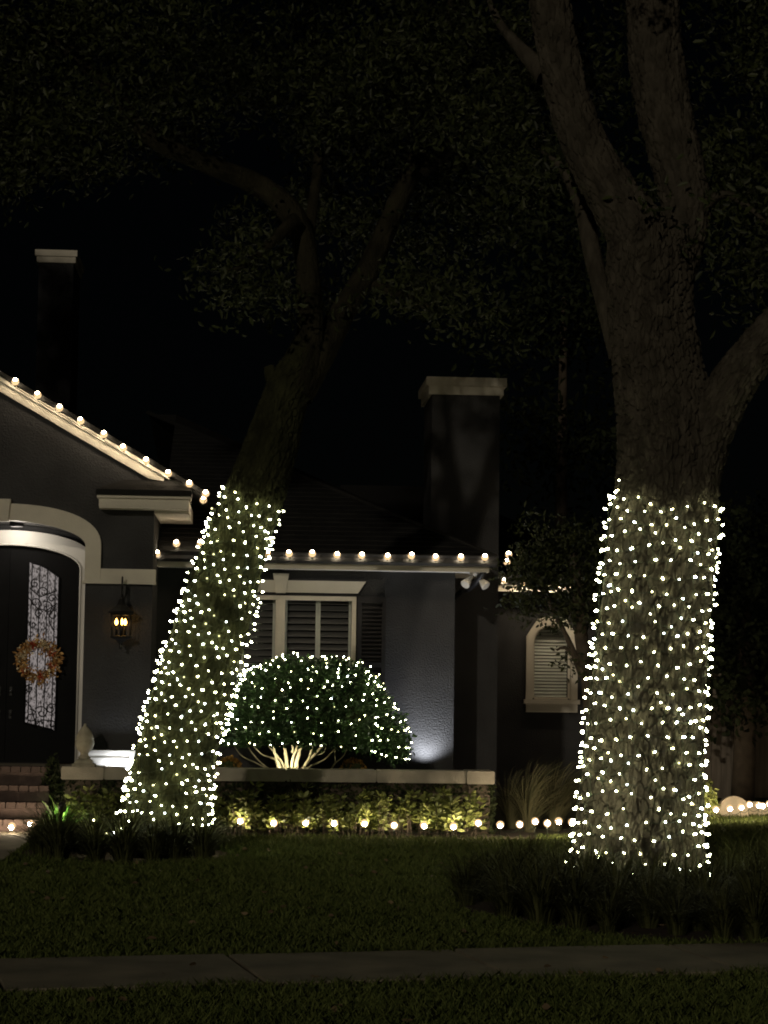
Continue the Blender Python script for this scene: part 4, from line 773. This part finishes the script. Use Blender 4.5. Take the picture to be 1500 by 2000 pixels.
# bright green leafy plant lit by the garden spotlight, dark shrub by the steps, shrub by the gate
p = at(118, 1590, 20.75); e = empty('hosta_plant', (p.x, p.y, 0)); e.scale = (1.2, 1.2, 1.35); tag(e, 'bright green lit leaves beside the entry steps', 'plant'); V = strap_mesh('leaf_blades', 26, .25, .42, .9, .018, 'hosta', 5); o = link(bpy.data.objects.new('leaf_blades', V), e); o['kind'] = 'stuff'
def small_shrub(px, py, Y, r, hh, mat, label, n=500, L=.06):
    p = at(px, py, Y); e = empty('small_shrub', (p.x, p.y, 0)); tag(e, label, 'shrub'); d = unit(RNG.normal(size=(n, 3))); d[:, 2] = np.abs(d[:, 2]) * 2 - 1
    leaf_part('foliage', d * np.array([r, r, hh / 2]) * RNG.uniform(.5, 1, (n, 1)) + np.array([0, 0, hh / 2]), L, .03, mat, e); m = MB(); m.tube([(0, 0, 0), (.02, 0, hh * .4), (0, .01, hh * .8)], [.02, .014, .006], 6); m.build('stem', 'stem_dark', e)
small_shrub(100, 1560, 21.5, .16, .78, 'leaf_ivy', 'dark narrow shrub between the brick steps and the planter', 900)
small_shrub(1382, 1560, 24.2, .14, .5, 'leaf_hedge', 'small upright shrub beside the rounded edging stones', 420)
small_shrub(1180, 1500, 23.6, .3, .7, 'leaf_ivy', 'dark shrub at the foot of the ornamental tree', 700)
# rounded edging stones
for i, (a, w, hh, Yd) in enumerate([(1375, .17, .24, 25.2), (1432, .20, .27, 25.2), (1475, .17, .2, 25.35), (1340, .2, .2, 25.1)]):
    p = at(a, 1590, Yd); e = MB(); N = 12; prof = [(w * cos(pi * k / N), hh * (sin(pi * k / N) ** .7)) for k in range(N + 1)]
    e.prism([(x_ * .97, z_ - .02) for x_, z_ in prof], -.06, -.045); e.prism([(x_, z_) for x_, z_ in prof], -.044, .05); o = e.build('edging_stone', 'edging'); o.location = (p.x, p.y, -.01); o.rotation_euler = (0, 0, random.uniform(-.15, .15)); tag(o, 'pale round-topped edging stone lit by ground bulbs near the gate', 'edging stone', 'edging stones near the gate')
# fence and gate
fy = 28.6; f0 = at(1330, 1500, fy); fe = empty('board_fence', (f0.x, fy, 0), HA * .5); tag(fe, 'weathered vertical board fence beside the side gate', 'fence')
bm = MB(); bm.box(0, .135, 0, .022, .03, 1.85); bme = bm.mesh('board', 'fence')
nb = 7
for k in range(nb): o = link(bpy.data.objects.new('board', bme), fe); o.location = (k * .141, random.uniform(-.012, .012), random.uniform(-.02, .02))
m = MB(); m.box(-.05, nb * .141, .03, .07, .35, .44); m.build('rail', 'fence', fe); m = MB(); m.box(-.05, nb * .141, .03, .07, 1.45, 1.54); m.build('rail', 'fence', fe)
gt = empty('garden_gate', fe.matrix_basis @ Vector((nb * .141 + .03, 0, 0)), HA * .5); gt.location = (f0.x + nb * .141 + .03, fy, 0); tag(gt, 'flat grey brown board gate with dark hinges', 'gate')
m = MB(); m.box(0, .46, -.01, .03, .06, 1.75); m.build('panel', 'fence', gt); m = MB(); m.box(.475, 1.1, -.015, .03, .06, 1.85); m.build('panel', 'fence', gt); m = MB(); m.box(.462, .473, .0, .05, 0, 1.9); m.build('post', 'fence', gt)
for z_ in (1.0, 1.22): m = MB(); m.box(.40, .50, -.04, -.012, z_, z_ + .07); m.build('hinge', 'iron', gt)

# ------------------------------------------------------------------ lantern, floodlight, wreaths
lx = h(237, 1200, YE - .2)[0]; zt = h(237, 1170, YE - .2)[1]; lz = h(237, 1270, YE - .2)[1]; LH = zt - lz
la = empty('wall_lantern', hw(lx, YE, lz), HA); tag(la, 'black hanging wall lantern with three amber candle bulbs on the pillar', 'lantern')
ly = -.19; hh = LH / .52
def lath(name, prof, mat, n=6, smooth=False): m = MB(); m.lathe([(r * hh, z * hh) for r, z in prof], (0, ly, 0), n, smooth, rot=pi / 6); return m.build(name, mat, la)
lath('finial', [(.002, 0), (.012, .012), (.018, .03), (.01, .045), (.022, .06), (.026, .075)], 'fixture', 10, True)
lath('tray', [(.026, .075), (.05, .10), (.118, .125), (.122, .14), (.108, .146)], 'gutter')
lath('roof', [(.145, .375), (.142, .392), (.10, .42), (.055, .46), (.035, .50), (.03, .52), (.012, .535), (.01, .56)], 'fixture')
lath('collar', [(.118, .355), (.122, .374), (.05, .374)], 'fixture')
for k in range(6):
    a = pi / 6 + k * pi / 3; m = MB(); m.tube([(.105 * hh * cos(a), ly + .105 * hh * sin(a), .143 * hh), (.113 * hh * cos(a), ly + .113 * hh * sin(a), .36 * hh)], .006, 5); m.build('cage_bar', 'fixture', la)
for k in range(3):
    a = radians(-90 + 120 * k + 12); cx_, cy_ = .052 * hh * cos(a), ly + .052 * hh * sin(a)
    m = MB(); m.lathe([(.011, .15 * hh), (.011, .255 * hh)], (cx_, cy_, 0), 8); c_ = m.build('candle', 'fixture', la)
    m = MB(); m.lathe([(.006, .256 * hh), (.016, .272 * hh), (.017, .288 * hh), (.008, .312 * hh), (.001, .325 * hh)], (cx_, cy_, 0), 10); m.build('candle_bulb', 'amber', c_)
m = MB(); m.box(-.04, .04, -.018, -.002, .50 * hh, .80 * hh); m.build('wall_plate', 'fixture', la)
m = MB(); m.tube([(0, -.01, .56 * hh), (0, -.06, .53 * hh), (0, -.12, .60 * hh), (0, -.14, .70 * hh), (0, -.17, .745 * hh), (0, ly, .70 * hh), (0, ly, .55 * hh)], .009, 8); m.build('arm', 'fixture', la)
fx_, fz_ = h(925, 1113, .0); fl = empty('floodlight', hw(fx_, -.12, zfb + .004), HA); tag(fl, 'twin headed pale floodlight under the corner of the front eave', 'floodlight')
m = MB(); m.lathe([(.06, -.0), (.06, -.025), (.02, -.035)], n=14); m.build('mount', 'flood_white', fl)
for sg, dr in ((-1, Vector((-.55, -.6, -.62))), (1, Vector((.5, -.45, -.62)))):
    d = dr.normalized(); st_ = Vector((sg * .02, 0, -.03)); m = MB(); m.tube([st_, st_ + d * .06], .012, 6); a_ = m.build('arm', 'flood_white', fl)
    m = MB(); m.lathe([(.022, 0), (.026, .03), (.05, .10), (.056, .13), (.052, .135), (.02, .128)], n=14); hd = m.build('lamp_head', 'flood_white', fl); hd.location = st_ + d * .055; hd.rotation_mode = 'QUATERNION'; hd.rotation_quaternion = d.to_track_quat('Z', 'Y')
def wreath(px, label):
    wx, wz = h(75, 1290, yL - .05); wx = xc + (wx - xc) * px; e = empty('wreath', hw(wx, yL - .06, wz), HA); tag(e, label, 'wreath'); R_ = .175
    m = MB(); m.tube([(R_ * cos(a), 0, R_ * sin(a)) for a in [2 * pi * i / 28 for i in range(29)]], .022, 8); m.build('twig_ring', 'stem_dark', e)
    def on(n, sp): a = RNG.uniform(0, 2 * pi, n); r = R_ + RNG.normal(size=n) * sp; return np.stack([r * np.cos(a), -.02 - np.abs(RNG.normal(size=n)) * .022, r * np.sin(a)], 1)
    C = on(620, .034); leaf_part('foliage', C, .055, .028, 'wreath_leaf', e, dirs=C * np.array([1, 0, 1]) + np.array([0, -.1, 0]), rnd=1.4)
    C = on(110, .034); leaf_part('cream_leaves', C + np.array([0, -.02, 0]), .04, .03, 'wreath_cream', e, dirs=C * np.array([1, 0, 1]) + np.array([0, -.15, 0]), rnd=1.4)
    for a in (1.9, 3.9, -.3, 1.2, 2.9, .5, 4.9):
        c = np.array([R_ * cos(a), -.05, R_ * sin(a)]); d = unit(RNG.normal(size=(34, 3)) * np.array([1, .5, 1]) + np.array([0, -.5, 0])); V, Fq = leaves(np.repeat(c[None], 34, 0), .055, .026, dirs=d, rnd=.2); link(bpy.data.objects.new('flower', npmesh('flower', V, Fq, 'wreath_cream' if a in (1.2, 2.9) else 'wreath_red')), e)
wreath(1, 'autumn leaf wreath with red flowers on the right hand door glass'); wreath(-1, 'autumn leaf wreath on the door leaf farther from the lantern')
